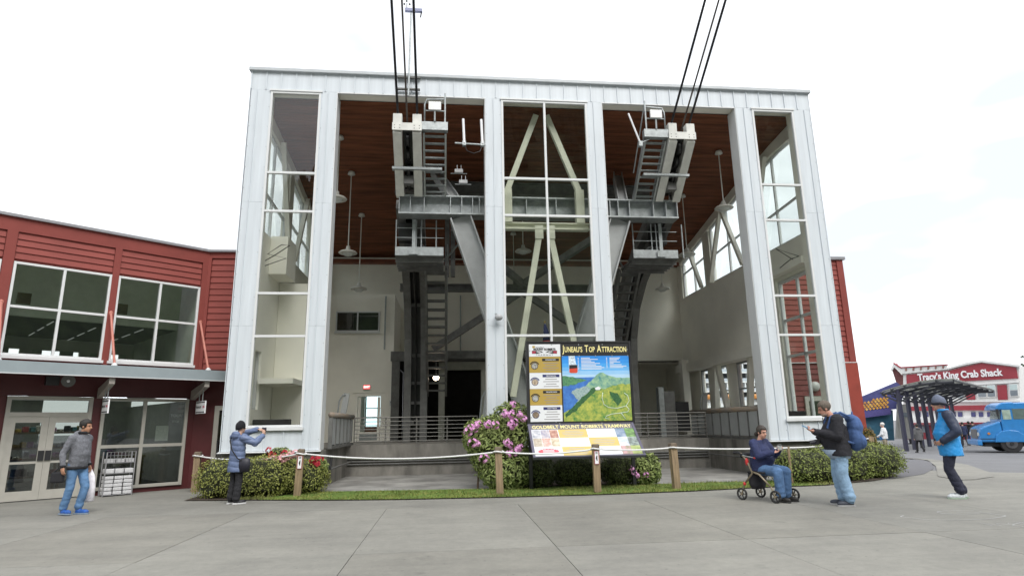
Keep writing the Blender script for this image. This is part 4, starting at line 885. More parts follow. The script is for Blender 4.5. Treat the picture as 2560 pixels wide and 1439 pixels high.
sky_c = [(.02, .23, .68), (.03, .27, .72), (.06, .34, .76), (.14, .42, .78), (.28, .53, .8), (.42, .62, .8)]
for i, c in enumerate(sky_c): mpoly('map_sky', [(0, i*.058), (1, i*.058), (1, (i+1)*.058+(.01 if i == 5 else 0)), (0, (i+1)*.058+(.01 if i == 5 else 0))], M('map_sky_%d' % i, c, .55, var=.05), 1)
PAINT = lambda n, a, b, sc=14: M(n, a, .6, var=.25, scale=sc, col2=b, detail=8)
mpoly('map_water', [(0, .34), (.5, .33), (.5, .6), (.3, .8), (0, 1.0)], PAINT('map_water', (.03, .13, .5), (.07, .24, .62), 6), 2)
mpoly('map_hills', [(0, .31), (.1, .325), (.2, .345), (.3, .36), (.36, .38), (.2, .44), (.0, .47)], PAINT('map_far_green', (.03, .16, .12), (.13, .33, .12), 25), 3)
mpoly('map_mountain', [(.3, .5), (.42, .39), (.5, .3), (.55, .265), (.6, .26), (.66, .3), (.76, .33), (.86, .34), (1, .345), (1, .6), (.6, .62), (.36, .56)], PAINT('map_blue_green', (.04, .27, .3), (.4, .58, .32), 10), 3)
mpoly('map_shore', [(.2, .5), (.36, .47), (.42, .56), (.4, .64), (.14, .95), (.06, .93), (.22, .68), (.12, .57)], PAINT('map_town', (.2, .34, .35), (.42, .52, .5), 40), 4)
mpoly('map_slope', [(0, 1), (0, .87), (.1, .82), (.3, .62), (.45, .5), (.6, .52), (.7, .48), (.82, .45), (1, .44), (1, 1)], PAINT('map_meadow', (.06, .27, .06), (.5, .5, .09), 11), 5)
mpoly('map_forest', [(.02, .9), (.12, .8), (.3, .62), (.45, .49), (.55, .5), (.42, .6), (.3, .72), (.16, .86), (.04, .95)], PAINT('map_forest', (.015, .07, .03), (.05, .17, .05), 30), 6)
mpoly('map_forest', [(.68, .55), (.8, .58), (.86, .68), (.8, .78), (.74, .7)], MATS['map_forest'], 6)
for pts in ([(.585, .57), (.57, .65), (.59, .75), (.66, .8), (.78, .815), (.92, .78), (.97, .7), (.95, .62), (.9, .58)], [(.92, .78), (.96, .83), (.94, .87), (.8, .89), (.7, .9), (.62, .93), (.6, .96), (.66, .975)], [(.84, .885), (.87, .93), (.9, .98)]):
    MB().tube([(mp_(u, v)[0], sy-.0105, mp_(u, v)[1]) for u, v in pts], .0085, 6).build('map_trail', M('map_trail', (.55, .64, .52), .6, var=0), SG, smooth=True)
mpoly('map_lodge', [(.47, .5), (.52, .475), (.56, .5), (.54, .53), (.48, .53)], wprint, 8)
mpoly('map_tram_car', [(.1, .0), (.19, .0), (.21, .14), (.23, .16), (.23, .25), (.21, .27), (.12, .27), (.1, .25)], M('map_tram_pale', (.55, .65, .75), .6, var=.4, scale=25), 3)
mpoly('map_tram_car', [(.105, .14), (.225, .14), (.225, .2), (.105, .21)], ink, 4); mpoly('map_tram_car', [(.105, .2), (.228, .19), (.225, .25), (.21, .264), (.12, .264), (.105, .25)], M('map_tram_red', (.6, .06, .03), .6, var=.1), 5)
for c0, ws in ((.285, (.13, .25, .15, .2, .28, .22, .3, .34, .3)), (.71, (.16, .14, .11, .16, .06, .18, .25, .2))):
    for j, w_ in enumerate(ws):
        mpoly('map_legend_line', [(c0, .028+j*.0215), (c0+w_, .028+j*.0215), (c0+w_, .038+j*.0215), (c0, .038+j*.0215)], wprint, 2); mpoly('map_legend_line', [(c0-.05, .028+j*.0215), (c0-.035, .028+j*.0215), (c0-.035, .038+j*.0215), (c0-.05, .038+j*.0215)], wprint, 2)
for u, v in ((.24, .035), (.5, .035), (.73, .035), (.97, .1), (.34, .178), (.5, .178), (.66, .178), (.82, .178), (.975, .178), (.03, .11), (.03, .93), (.26, .99)):
    MB().lathe([(.012, 0), (.01, .006)], (0, 0, 0), 8)
    MB().cyl((su(u), sy-.014, sv(v)), (su(u), sy, sv(v)), .013, 8).build('screw', galv, SG)
# slanted lower panel (local plane: origin at its top left, x right, y down the slope)
a0 = Vector((1.86, 14.47, 1.46)); dwn = (Vector((1.86, 13.62, .75))-a0); LN = dwn.length; dwn.normalize(); nrm = Vector((1, 0, 0)).cross(-dwn)
LW = 2.53
def lp(u, v, k=0): return a0+Vector((u*LW, 0, 0))+dwn*(v*LN)+nrm*(.002*k)
def lquad(name, u0, u1, v0, v1, mat, k, th=.0018):
    vs = [lp(u0, v0, k), lp(u1, v0, k), lp(u1, v1, k), lp(u0, v1, k)]; return MB().add([p-nrm*th for p in vs]+vs, [(0, 1, 2, 3), (4, 7, 6, 5), (0, 4, 5, 1), (1, 5, 6, 2), (2, 6, 7, 3), (3, 7, 4, 0)]).build(name, mat, SG)
purple = M('purple_grey_frame', (.11, .105, .15), .3, var=.05)
lquad('lower_board', 0, 1, 0, 1, purple, 0, .05)
for u0, u1, v0, v1 in ((0, .022, 0, 1), (.978, 1, 0, 1), (.022, .978, .965, 1), (.022, .978, 0, .02)): lquad('frame_rail', u0, u1, v0, v1, purple, 8, .015)
lquad('title_band', .022, .978, .02, .17, M('dusty_violet_print', (.16, .15, .18), .4), 1)
text('GOLDBELT MOUNT ROBERTS TRAMWAY', .165, cream_ink, SG, frame_m(lp(.5, .1, 3), (1, 0, 0), -dwn), ext=.0008, bold=.002, sx=.765)
gp = M('pale_gold_print', (.56, .43, .15), .35, var=.03)
for i in range(3):
    for j in range(2):
        u0 = .27+.265*j; v0 = .17+.265*i; lquad('menu_panel', u0, u0+.264, v0, v0+.264, gp if (i+j) % 2 == 0 else wprint, 1)
        for k in range(4): w_ = (.07, .1, .095, .08)[k]; lquad('text_line', u0+.132-w_, u0+.132+w_, v0+.05+.05*k, v0+.066+.05*k, M('faint_ink', (.42, .4, .4), .6, var=0), 2)
lquad('photo_panel', .022, .27, .17, .7, wprint, 1); lquad('offer_panel', .022, .27, .7, .965, wprint, 1)
pc = [((.35, .38, .45), (.6, .6, .62)), ((.2, .22, .4), (.55, .5, .5)), ((.35, .12, .1), (.6, .4, .3)), ((.4, .33, .25), (.6, .55, .45)), ((.6, .25, .18), (.75, .6, .55)), ((.5, .4, .25), (.7, .62, .5))]
for i in range(6): lquad('photo', .027+.08*(i % 3), .103+.08*(i % 3), .185+.255*(i//3), .43+.255*(i//3), M('photo_%d' % i, pc[i][0], .4, var=.3, scale=12, col2=pc[i][1]), 2)
star = [lp(.145+(.1 if q_ % 2 else .085)*math.cos(q_*math.pi/20), .83+(.085 if q_ % 2 else .07)*math.sin(q_*math.pi/20), 3) for q_ in range(40)]
MB().add(star+[p-nrm*.003 for p in star], [tuple(range(40)), tuple(range(79, 39, -1))]+[(i, i+40, (i+1) % 40+40, (i+1) % 40) for i in range(40)]).build('offer_burst', M('pink_red_print', (.62, .1, .13), .4, var=0), SG)
for k in range(3): lquad('text_line', .145-.05, .145+.05, .79+.035*k, .805+.035*k, wprint, 4)
sc = [((.1, .2, .35), (.35, .4, .5)), ((.05, .06, .06), (.25, .45, .15)), ((.55, .62, .72), (.75, .8, .85)), ((.08, .08, .09), (.45, .55, .5)), ((.25, .35, .15), (.6, .35, .4)), ((.3, .4, .12), (.5, .55, .25))]
for i in range(6): lquad('photo', .8+.09*(i % 2), .889+.09*(i % 2), .17+.265*(i//2), .434+.265*(i//2), M('photo_r%d' % i, sc[i][0], .4, var=.3, scale=7, col2=sc[i][1]), 1)
for u in (.3, .5, .7): MB().cyl(lp(u, .012, 8), lp(u, .012, 12), .014, 8).build('screw', galv, SG)
for x in (2.1, 4.2): MB().beam((x, 14.5, 1.2), (x, 13.85, .9), .05, .05).build('bracket_arm', black_metal, SG)

# ================================================================== ROPE FENCE
wood = M('weathered_post_wood', (.26, .19, .115), .85, var=.35, scale=6, stretch=(3, 3, .35), bump=.3, bscale=30)
rope = M('white_rope', (.72, .72, .72), .8, var=.08, scale=80, bump=.4, bscale=120)
POSTS = [(-6.15, 16.35, .95, 0, 0, 'square timber fence post next to the shop return door'), (-3.3, 14.55, 1.02, 4, 3, 'leaning timber fence post with arrow plate at the clipped hedge'), (1.12, 13.6, 1.0, 0, -2, 'timber fence post in front of the pink rhododendron'), (3.22, 13.5, 1.02, 0, 0, 'timber fence post with arrow plate before the slanted sign panel'), (5.08, 13.75, 1.0, 0, -2, 'timber fence post between information sign and seated person')]
tops = []
for i, (x, y, h, rx, ry, lab) in enumerate(POSTS):
    t = thing('fence_post', lab, 'post', (x, y, 0), R(random.uniform(-6, 6)), 'timber posts of the rope fence'); LOCAL[0] = True
    t.rotation_euler.x = R(rx*.6); t.rotation_euler.y = R(ry*.8)
    w = .075
    MB().loft([((0, 0, -.06), w*1.35, w*1.35), ((0, 0, h-.12), w*1.35, w*1.35)], 4).build('shaft', wood, t); MB().loft([((0, 0, h-.118), w*1.2, w*1.2), ((0, 0, h-.09), w*1.2, w*1.2), ((0, 0, h-.085), w*1.4, w*1.4), ((0, 0, h-.02), w*1.4, w*1.4), ((0, 0, h), w*1.1, w*1.1)], 4).build('cap', M('post_cap_wood', (.14, .11, .08), .9, var=.3), t)
    for o in t.children: o.rotation_euler.z = R(45)
    MB().tube([(.11*math.cos(a*math.pi/6), .11*math.sin(a*math.pi/6), h-.1+.012*math.sin(a)) for a in range(13)], .017, 6).build('rope_loop', rope, t, smooth=True)
    if 'arrow' in lab:
        B('plate', fm, t, -.05, .05, -.089, -.078, h-.42, h-.14); B('plate_face', wp, t, -.04, .04, -.092, -.0892, h-.41, h-.15)
        MB().prism([(-.02, h-.29), (.0, h-.235), (.015, h-.235), (.015, h-.345), (.0, h-.345)], 'y', -.095, -.0922).build('arrow_mark', ink, t)
        for k in range(2): B('text_line', ink, t, -.025, .025, -.095, -.0922, h-.2+.025*k, h-.188+.025*k)
    LOCAL[0] = False
    tops.append(Vector((x, y-.02, h-.1)) + Vector((R(ry*.8)*h, -R(rx*.6)*h*0, 0)))
def rope_span(a, b, sag, lab):
    pts = [a.lerp(b, i/24)-Vector((0, 0, sag*4*(i/24)*(1-i/24))) for i in range(25)]
    tag(MB().tube(pts, .0175, 8).build('fence_rope', rope, smooth=True), lab, 'rope', 'white ropes of the fence')
labs = ['white rope span behind the person in the blue puffer coat', 'white rope span sagging across the office bay pit', 'white rope span crossing the slanted sign panel', 'short white rope span between the arrow plate post and the post by the seated person']
for a, b, s_, lab in zip(tops, tops[1:], (.12, .13, .07, .04), labs): rope_span(a, b, s_, lab)
end = Vector((12.3, 17.2, .9)); rope_span(tops[-1], Vector((8.0, 14.1, .82)), .03, 'white rope span passing behind the seated person'); rope_span(Vector((8.0, 14.1, .82)), end, .06, 'white rope span along the clipped hedge towards the annex')
t = thing('fence_post', 'short dark stake holding the rope inside the hedge by the annex', 'post', (8.0, 14.1, 0), 0, 'timber posts of the rope fence'); MB().cyl((8, 14.1, 0), (8, 14.1, .85), .03, 8).build('shaft', wood, t)
t = thing('fence_post', 'short timber post at the annex end of the rope', 'post', (12.3, 17.2, 0), 0, 'timber posts of the rope fence'); MB().box(12.22, 12.38, 17.12, 17.28, 0, .95).build('shaft', wood, t)

# ================================================================== PLANTS
def leaf_mat(name, a, b, sc=18): return M(name, a, .55, var=.3, scale=sc, col2=b, detail=5, spec=.3)
hedge_m = leaf_mat('hedge_leaf', (.1, .135, .025), (.36, .37, .1)); core_m = M('shrub_core', (.035, .04, .018), .95, var=.3); rhodo_m = leaf_mat('rhododendron_leaf', (.13, .19, .05), (.36, .42, .15), 12)
stem_m = M('shrub_stem', (.09, .06, .04), .9)
def rnd_dir(r):
    z = r.uniform(-1, 1); a = r.uniform(0, 2*math.pi); s = math.sqrt(1-z*z); return Vector((s*math.cos(a), s*math.sin(a), z))
def leaf(mb, p, nrm_, L, W, r):
    t = nrm_.cross(rnd_dir(r)); t = t.normalized() if t.length > 1e-4 else nrm_.orthogonal(); b = nrm_.cross(t)
    mb.add([p-t*L*.5, p+b*W*.5+nrm_*W*.15, p+t*L*.5-nrm_*L*.1, p-b*W*.5+nrm_*W*.15], [(0, 1, 2, 3)])
def shrub(name, label, blobs, n, L, W, mat, seed, group=None, cat='shrub', up=.35, core=.8, loc=None):
    """blobs: list of (center, radii, squareness)"""
    r = random.Random(seed); c0 = blobs[0][0]; t = thing(name, label, cat, loc or (c0[0], c0[1], 0), 0, group)
    mb = MB(); co = MB(); vol = [b[1][0]*b[1][1]+b[1][2]*(b[1][0]+b[1][1]) for b in blobs]; tot = sum(vol)
    for (c, rad, sq), v in zip(blobs, vol):
        c = Vector(c)
        def surf(d, f):
            e = sq; k = (abs(d.x)**e+abs(d.y)**e+abs(d.z)**e)**(-1/e); q = d*k
            lump = 1+.13*noise.noise(q*2.3+c*3)+.1*noise.noise(q*6+c)
            return Vector((c.x+q.x*rad[0]*f*lump, c.y+q.y*rad[1]*f*lump, c.z+q.z*rad[2]*f*lump))
        for i in range(int(n*v/tot)):
            d = rnd_dir(r); f = 1-abs(r.gauss(0, .09)) if r.random() < .85 else r.uniform(.6, 1.08)
            p = surf(d, f)
            if p.z < .03: continue
            nn = (d+Vector((0, 0, up))+rnd_dir(r)*.75).normalized(); s = r.uniform(.65, 1.3); leaf(mb, p, nn, L*s, W*s, r)
        nu, nv = 16, 10; vs = []
        for i in range(nv+1):
            for j in range(nu):
                a = 2*math.pi*j/nu; th = math.pi*i/nv; q = surf(Vector((math.sin(th)*math.cos(a), math.sin(th)*math.sin(a), math.cos(th))), core); vs.append((q.x, q.y, max(q.z, .015)))
        co.add(vs, [(i*nu+j, (i+1)*nu+j, (i+1)*nu+(j+1) % nu, i*nu+(j+1) % nu) for i in range(nv) for j in range(nu)])
    o = mb.build('foliage', mat, t, fix=False); o['kind'] = 'stuff'; co.build('branches', core_m, t)
    for i in range(3): c = blobs[i % len(blobs)][0]; MB().tube([(c[0]+r.uniform(-.1, .1), c[1]+r.uniform(-.1, .1), .0), (c[0]+r.uniform(-.15, .15), c[1], c[2]*.6)], [.025, .015], 6).build('stem', stem_m, t)
    return t
def blossom(r, R0, n, col):
    mb = MB()
    for i in range(n):
        d = rnd_dir(r); d.z = abs(d.z)*.9+.05; d.normalize(); p = d*R0*r.uniform(.75, 1.05)
        t = d.orthogonal().normalized(); b = d.cross(t); s = R0*.45
        for k in range(5):
            a = k*1.2566+r.random()*.3; e = t*math.cos(a)+b*math.sin(a); f = t*math.cos(a+.6)+b*math.sin(a+.6); g_ = t*math.cos(a-.6)+b*math.sin(a-.6)
            mb.add([p, p+g_*s*.6+d*s*.15, p+e*s+d*s*.3, p+f*s*.6+d*s*.15], [(0, 1, 2, 3)])
    return mb.mesh('blossom', col, fix=False)
pinkm = leaf_mat('pink_petals', (.72, .24, .6), (.9, .52, .82), 30); redm = leaf_mat('red_petals', (.35, .012, .03), (.5, .03, .05), 30); palem = leaf_mat('pale_pink_petals', (.7, .3, .33), (.85, .5, .52), 30)
rb = random.Random(11); BL = {k: [blossom(rb, .085, 16, m) for _ in range(3)] for k, m in (('p', pinkm), ('r', redm), ('l', palem))}
def flowers(t, kind, pts, sc=1.0):
    for p in pts:
        o = link('flower_cluster', rb.choice(BL[kind]), t, local=True); o.matrix_parent_inverse = Matrix(); q = Vector(p)-Vector(t.location); o.location = q
        d = Vector((rb.uniform(-.4, .4), -1, rb.uniform(.2, .8))); o.rotation_euler = d.to_track_quat('Z', 'Y').to_euler(); o.scale = (sc*rb.uniform(.8, 1.2),)*3
shrub('clipped_hedge', 'low clipped yellow green hedge below the glazed tower by the shop', [((-4.95, 14.85, .38), (.62, .5, .44), 3), ((-4.2, 14.95, .4), (.7, .6, .46), 3), ((-3.4, 15.25, .36), (.62, .55, .4), 3)], 11000, .05, .03, hedge_m, 1, 'clipped hedges')
shrub('clipped_hedge', 'low clipped green hedge beside the backpack wearer and annex', [((8.55, 14.5, .36), (.8, .6, .42), 3), ((9.6, 14.75, .4), (.8, .65, .46), 3), ((10.7, 15.2, .42), (.85, .65, .46), 3), ((11.3, 15.7, .4), (.6, .6, .42), 3)], 14000, .05, .03, leaf_mat('hedge_leaf_green', (.08, .13, .026), (.28, .32, .085)), 2, 'clipped hedges')
t = shrub('red_flower_shrub', 'small shrub with dark red blossoms behind the clipped hedge', [((-3.95, 15.45, .75), (.32, .25, .3), 2.2), ((-3.0, 15.3, .6), (.2, .2, .2), 2)], 1200, .09, .035, rhodo_m, 3)
flowers(t, 'r', [(-4.12, 15.2, .98), (-4.05, 15.15, .85), (-3.75, 15.15, .9), (-3.1, 15.0, .72), (-3.0, 14.98, .66), (-3.06, 14.95, .78), (-2.95, 15.0, .75)])
t = shrub('pale_pink_shrub', 'low mound of pale pink blossoms on top of the clipped hedge', [((-3.9, 15.1, .62), (.5, .25, .2), 2)], 500, .06, .03, rhodo_m, 4)
flowers(t, 'l', [(-4.25+.085*i+rb.uniform(-.03, .03), 14.88+rb.uniform(-.06, .1), .70+.02*i+rb.uniform(-.05, .05)) for i in range(10)]+[(-4.3+.1*i, 14.85, .6+.03*i) for i in range(7)], .9)
RB = [((1.1, 15.0, 1.0), (.62, .45, .72), 2.2), ((1.55, 15.0, 1.35), (.55, .45, .65), 2.2), ((.72, 14.95, 1.2), (.36, .36, .42), 2.2), ((1.35, 14.9, .45), (.6, .5, .5), 2.2)]
t = shrub('rhododendron', 'tall rounded pink flowering rhododendron beside the information sign', RB, 6000, .135, .042, rhodo_m, 5, 'rhododendrons', core=.66)
flowers(t, 'p', [tuple(at(px, py, y=14.52)) for px, py in ((1283, 1010), (1262, 1033), (1278, 1035), (1300, 1035), (1310, 1046), (1238, 1062), (1220, 1060), (1190, 1063), (1178, 1068), (1172, 1078), (1196, 1058), (1186, 1072), (1279, 1062), (1284, 1056), (1182, 1107), (1194, 1108), (1276, 1112), (1268, 1106), (1301, 1118), (1296, 1122), (1286, 1130), (1273, 1133), (1210, 1146))], 1.05)
t = shrub('rhododendron', 'small low pink flowering rhododendron at one leg of the information sign', [((4.75, 15.0, .35), (.4, .4, .4), 2.2)], 1500, .12, .038, rhodo_m, 6, 'rhododendrons')
flowers(t, 'p', [tuple(at(px, py, y=14.62)) for px, py in ((1580, 1170), (1592, 1188), (1615, 1186), (1586, 1182))], .9)
shrub('bedding_shrub', 'dark low shrub under the information sign nearer the rhododendron', [((2.0, 15.0, .35), (.6, .4, .38), 2.4)], 3500, .055, .03, leaf_mat('shade_leaf', (.045, .07, .02), (.13, .16, .05)), 7, 'shrubs under the information sign')
shrub('bedding_shrub', 'dark low shrub under the information sign between its legs', [((3.1, 15.1, .33), (.6, .4, .36), 2.4)], 3000, .055, .03, MATS['shade_leaf'], 8, 'shrubs under the information sign')
shrub('bedding_shrub', 'dark low shrub under the map end of the information sign', [((4.1, 15.05, .33), (.45, .4, .36), 2.4)], 2500, .055, .03, MATS['shade_leaf'], 9, 'shrubs under the information sign')
shrub('flower_bush', 'small bush with orange tinted leaves beside the red annex post', [((13.12, 18.4, .7), (.24, .24, .5), 2.2)], 800, .08, .035, leaf_mat('orange_green_leaf', (.12, .14, .03), (.32, .2, .05)), 10)
# ================================================================== FAR THINGS
def vplane(px, py, P, d):
    """photo pixel -> point on the vertical plane through P along horizontal direction d"""
    r = FW+RT*((px-1280)/FPX)-UP*((py-719.5)/FPX); n = Vector((-d[1], d[0], 0)); t = (Vector((P[0], P[1], 0))-CAM).dot(n)/r.dot(n); return CAM+r*t
# ---- cruise ship behind the station
t = thing('cruise_ship', 'white cruise ship with rows of dark balconies behind the station windows', 'ship', (75, 170, -2))
shw = M('ship_white', (.8, .81, .82), .4, var=.03); shd = M('ship_balcony_dark', (.05, .055, .07), .3)
B('hull', shw, t, 30, 106, 170, 190, -2, 7.0)
for k in range(5):
    z = 7.2+k*2.7; B('deck', shw, t, 31+k*1.2, 105-k*1.2, 170, 189, z-.25, z+.12); B('balcony_band', shd, t, 32+k*1.2, 104-k*1.2, 171.6, 188, z+.12, z+2.45)
    for i in range(26):
        x = 33+k*1.2+i*2.7
        if x < 103-k*1.2: B('balcony_divider', shw, t, x, x+.35, 170.1, 171.6, z+.12, z+2.45)
    B('balcony_rail', M('ship_rail', (.55, .6, .66), .2), t, 31.5+k*1.2, 104.5-k*1.2, 170.0, 170.1, z+.12, z+1.0)
for i in range(22): B('porthole', shd, t, 34+i*3.2, 35.2+i*3.2, 169.94, 170, 4.2, 5.4)
for i in range(8): B('lifeboat', M('lifeboat_orange', (.6, .25, .06), .4), t, 36+i*8.5, 41+i*8.5, 168.6, 169.9, 7.6, 9.0, bevel=.4)
# ---- restaurant building
SA, SB = Vector((47.1, 60, 0)), Vector((52.04, 52, 0)); SD = (SB-SA).normalized(); SN = Vector((SD.y, -SD.x, 0))
if SN.dot(SA) > 0: SN = -SN
CS = thing('restaurant_building', 'red and white two storey restaurant with gabled sign front', 'building', ((SA+SB)/2)+Vector((0, 0, gz(49.5, 56))))
crab_red = M('restaurant_red', (.30, .035, .05), .6, var=.08); crab_white = M('restaurant_white', (.74, .74, .73), .6, var=.04)
def fpoly(name, pts, mat, front, thick, parent=CS, P=SA, D_=SD, N_=SN):
    f = [vplane(px, py, P, D_)+N_*front for px, py in pts]; b = [p-N_*thick for p in f]; n = len(f)
    return MB().add(f+b, [tuple(range(n)), tuple(range(2*n-1, n-1, -1))]+[(i, i+n, (i+1) % n+n, (i+1) % n) for i in range(n)]).build(name, mat, parent)
fpoly('wall', [(2258, 1105), (2258, 932), (2372, 921), (2420, 909), (2456, 902), (2548, 914), (2552, 1105)], crab_white, 0, 6)
fpoly('sign_panel', [(2267, 936), (2374, 926), (2412, 916), (2455, 907), (2541, 918), (2546, 945), (2268, 960)], crab_red, .15, .14)
fpoly('roof_trim', [(2372, 923), (2372, 919), (2418, 906), (2456, 900), (2552, 912), (2552, 917), (2456, 905), (2420, 911)], crab_white, .3, .28)
fpoly('parapet', [(2238, 908), (2254, 919), (2370, 911), (2371, 923), (2258, 934)], crab_white, .25, .24)
fpoly('parapet_cap', [(2236, 906), (2254, 917), (2371, 910), (2371, 912.5), (2254, 920), (2237, 909)], crab_red, .35, .33)
for i in range(6): x = 2266+i*18.5; y = 920-i*1.3; fpoly('bracket', [(x, y), (x+3.5, y-.2), (x+3.5, y+6.5), (x, y+7)], M('bracket_brown', (.25, .12, .1), .6), .34, .085)
fpoly('side_gable', [(2230, 925), (2238, 908), (2258, 934), (2258, 968), (2243, 965)], M('brown_shingle', (.14, .05, .05), .8, var=.3, scale=4), -.05, .5); fpoly('gable_trim', [(2228, 926), (2237, 907), (2258, 931), (2258, 937), (2238, 917), (2232, 927)], crab_white, .3, .2)
fpoly('band', [(2262, 967), (2548, 951), (2548, 956), (2262, 972)], crab_white, .2, .18)
for a, b in ((2414, 2436), (2493, 2517)): fpoly('red_panel', [(a, 962), (b, 961), (b+3, 998), (a+3, 999)], crab_red, .12, .11)
def cwin(x0, x1, y0, y1, dx=3):
    w = fpoly('window', [(x0, y0), (x1, y0-1), (x1+dx, y1-1), (x0+dx, y1)], crab_white, .16, .15); ym = (y0+y1)/2
    fpoly('pane', [(x0+1.5, y0+2), (x1-1.5, y0+1), (x1-1.5+dx*.5, ym-1.5), (x0+1.5+dx*.5, ym-.5)], M('pale_blind', (.5, .6, .6), .3, var=.05), .18, .015, w); fpoly('pane', [(x0+1.5+dx*.5, ym+.5), (x1-1.5+dx*.5, ym-.5), (x1-2+dx, y1-3), (x0+2+dx, y1-2)], M('grey_window', (.2, .23, .26), .15, var=.1), .18, .015, w)
for a in ((2443, 2466, 963, 994), (2467, 2489, 962, 993), (2523, 2545, 959, 991), (2392, 2410, 966, 996)): cwin(*a)
fpoly('floor_band', [(2258, 1016), (2552, 1010), (2552, 1024), (2258, 1026)], crab_red, .25, .24); fpoly('floor_trim', [(2258, 1000), (2552, 1000), (2552, 1004), (2258, 1004)], crab_white, .22, .2)
for x in (2378, 2395, 2428, 2447, 2468, 2488, 2420-60, 2340, 2310, 2290): fpoly('lower_window', [(x, 1029), (x+11, 1029), (x+12, 1041), (x+1, 1041)], M('violet_glass', (.05, .05, .16), .15, var=.1), .1, .09)
fpoly('awning', [(2258, 1047), (2552, 1045), (2552, 1054), (2258, 1056)], crab_white, .9, .85); fpoly('awning_edge', [(2258, 1056.5), (2552, 1054.5), (2552, 1058), (2258, 1060)], crab_red, .95, .1)
fpoly('ground_wall', [(2258, 1062), (2552, 1060), (2552, 1105), (2258, 1105)], crab_red, .12, .11)
for x in (2280, 2305, 2335, 2365, 2400): fpoly('ground_window', [(x, 1064), (x+16, 1064), (x+17, 1080), (x+1, 1080)], MATS['grey_window'], .18, .05)
p0 = vplane(2290, 944, SA, SD); p1 = vplane(2514, 930, SA, SD); c = (p0+p1)/2+SN*.19
tx = text("Tracy\u2019s King Crab Shack", .93, wp, CS, frame_m(c, SD, Vector((0, 0, 1))+SD*.05*0), bold=.028, ext=.05, sx=.76)
# ---- building with blue roof and orange tiles
TB = thing('tiled_roof_building', 'low building with dark blue roof and orange diamond tiles', 'building', (30, 44, gz(30, 44))); TP = Vector((31, 44, 0)); TDir = Vector((1, -.25, 0)).normalized(); TN = Vector((TDir.y, -TDir.x, 0))
if TN.dot(TP) > 0: TN = -TN
blue = M('deep_blue_roof', (.05, .055, .17), .5, var=.2); teal = M('teal_wall', (.03, .11, .17), .6, var=.2)
def tpoly(n, pts, m, f, th): return fpoly(n, pts, m, f, th, TB, TP, TDir, TN)
tpoly('wall', [(2140, 1100), (2140, 1020), (2232, 1024), (2236, 1100)], teal, 0, 3); tpoly('roof', [(2130, 1000), (2238, 955), (2262, 975), (2240, 1022), (2138, 1030)], blue, .25, .24); tpoly('roof_edge', [(2138, 1030), (2222, 1020), (2222, 1035), (2140, 1046)], M('violet_edge', (.07, .06, .2), .5), .4, .14)
rt = random.Random(9); orange = [M('orange_tile_%d' % i, c, .6, var=.15) for i, c in enumerate(((.5, .26, .04), (.56, .33, .08), (.42, .2, .05)))]
for i in range(9):
    for j in range(8):
        cx, cy = 2150+i*8.6+(j % 2)*4.3, 986+j*5.4-i*1.1
        if cy < 1001-(cx-2150)*.3+6 or cx > 2216 or cy > 1024: continue
        tpoly('roof_tile', [(cx-3.8, cy), (cx, cy-3.6), (cx+3.8, cy), (cx, cy+3.6)], rt.choice(orange), .29+.02*rt.random(), .035)
tpoly('grey_wall', [(2222, 1095), (2226, 1010), (2254, 1012), (2260, 1095)], M('weathered_boards', (.3, .3, .28), .8, var=.3, stretch=(4, 4, .3)), 1.2, .2); tpoly('grey_window', [(2232, 1030), (2249, 1032), (2250, 1042), (2233, 1040)], MATS['grey_window'], 1.25, .04)
# ---- curved bus shelter
P1 = gat(2267, 1127); P5 = gat(2325, 1115.5); E1 = Vector((P5.x-P1.x, P5.y-P1.y, 0)).normalized(); E2 = Vector((E1.y, -E1.x, 0))
SH = thing('bus_shelter', 'dark steel bus shelter with curved slatted roof on a row of posts', 'shelter', (P1.x, P1.y, gz(P1.x, P1.y)))
ends = [vplane(px, py, P1, E2) for px, py in ((2205, 986), (2230, 978), (2262, 969), (2300, 961), (2342, 956), (2386, 955))]
tr_ = vplane(2490, 1010, ends[-1], E1); LEN = max(6, (Vector((tr_.x, tr_.y, 0))-Vector((ends[-1].x, ends[-1].y, 0))).dot(E1)); DZ = (tr_.z-ends[-1].z)
sh_d = M('shelter_steel', (.03, .032, .04), .5, var=.2); sh_g = M('shelter_panel', (.30, .31, .27), .5, var=.25, scale=2)
LEN = min(LEN, 22)
def rp_(i, u): return ends[i]+E1*(LEN*u)+Vector((0, 0, 0))
for k in range(7):
    pts = [rp_(i, k/6) for i in range(6)]
    for a, b in zip(pts, pts[1:]): pass
    MB().tube(pts, .09, 6).build('rafter', sh_d, SH)
for i in range(6): MB().cyl(rp_(i, -.01)+Vector((0, 0, .12)), rp_(i, 1.01)+Vector((0, 0, .12)), .06, 6).build('purlin', sh_d, SH)
ns = 22
for i in range(5):
    for k in range(ns):
        u0, u1 = k/ns+.006, (k+.62)/ns; a, b = rp_(i, u0), rp_(i+1, u0); c_, d_ = rp_(i+1, u1), rp_(i, u1); up_ = Vector((0, 0, .2))
        MB().add([q+up_ for q in (a, b, c_, d_)]+[q+up_+Vector((0, 0, .04)) for q in (a, b, c_, d_)], [(0, 1, 2, 3), (7, 6, 5, 4), (0, 4, 5, 1), (1, 5, 6, 2), (2, 6, 7, 3), (3, 7, 4, 0)]).build('roof_slat', sh_g, SH)
zt = ends[2].z
for k in range(9):
    b = P1+E1*(LEN*.97*k/8); b.z = gz(b.x, b.y); q = rp_(2, k/8*.97); MB().beam(b, Vector((b.x, b.y, zt-.1)), .2, .2).build('post', M('shelter_post', (.03, .03, .055), .5), SH)
    for i in (0, 4): MB().beam((b.x, b.y, zt-.9), rp_(i, k/8*.97), .08, .1).build('strut', sh_d, SH)
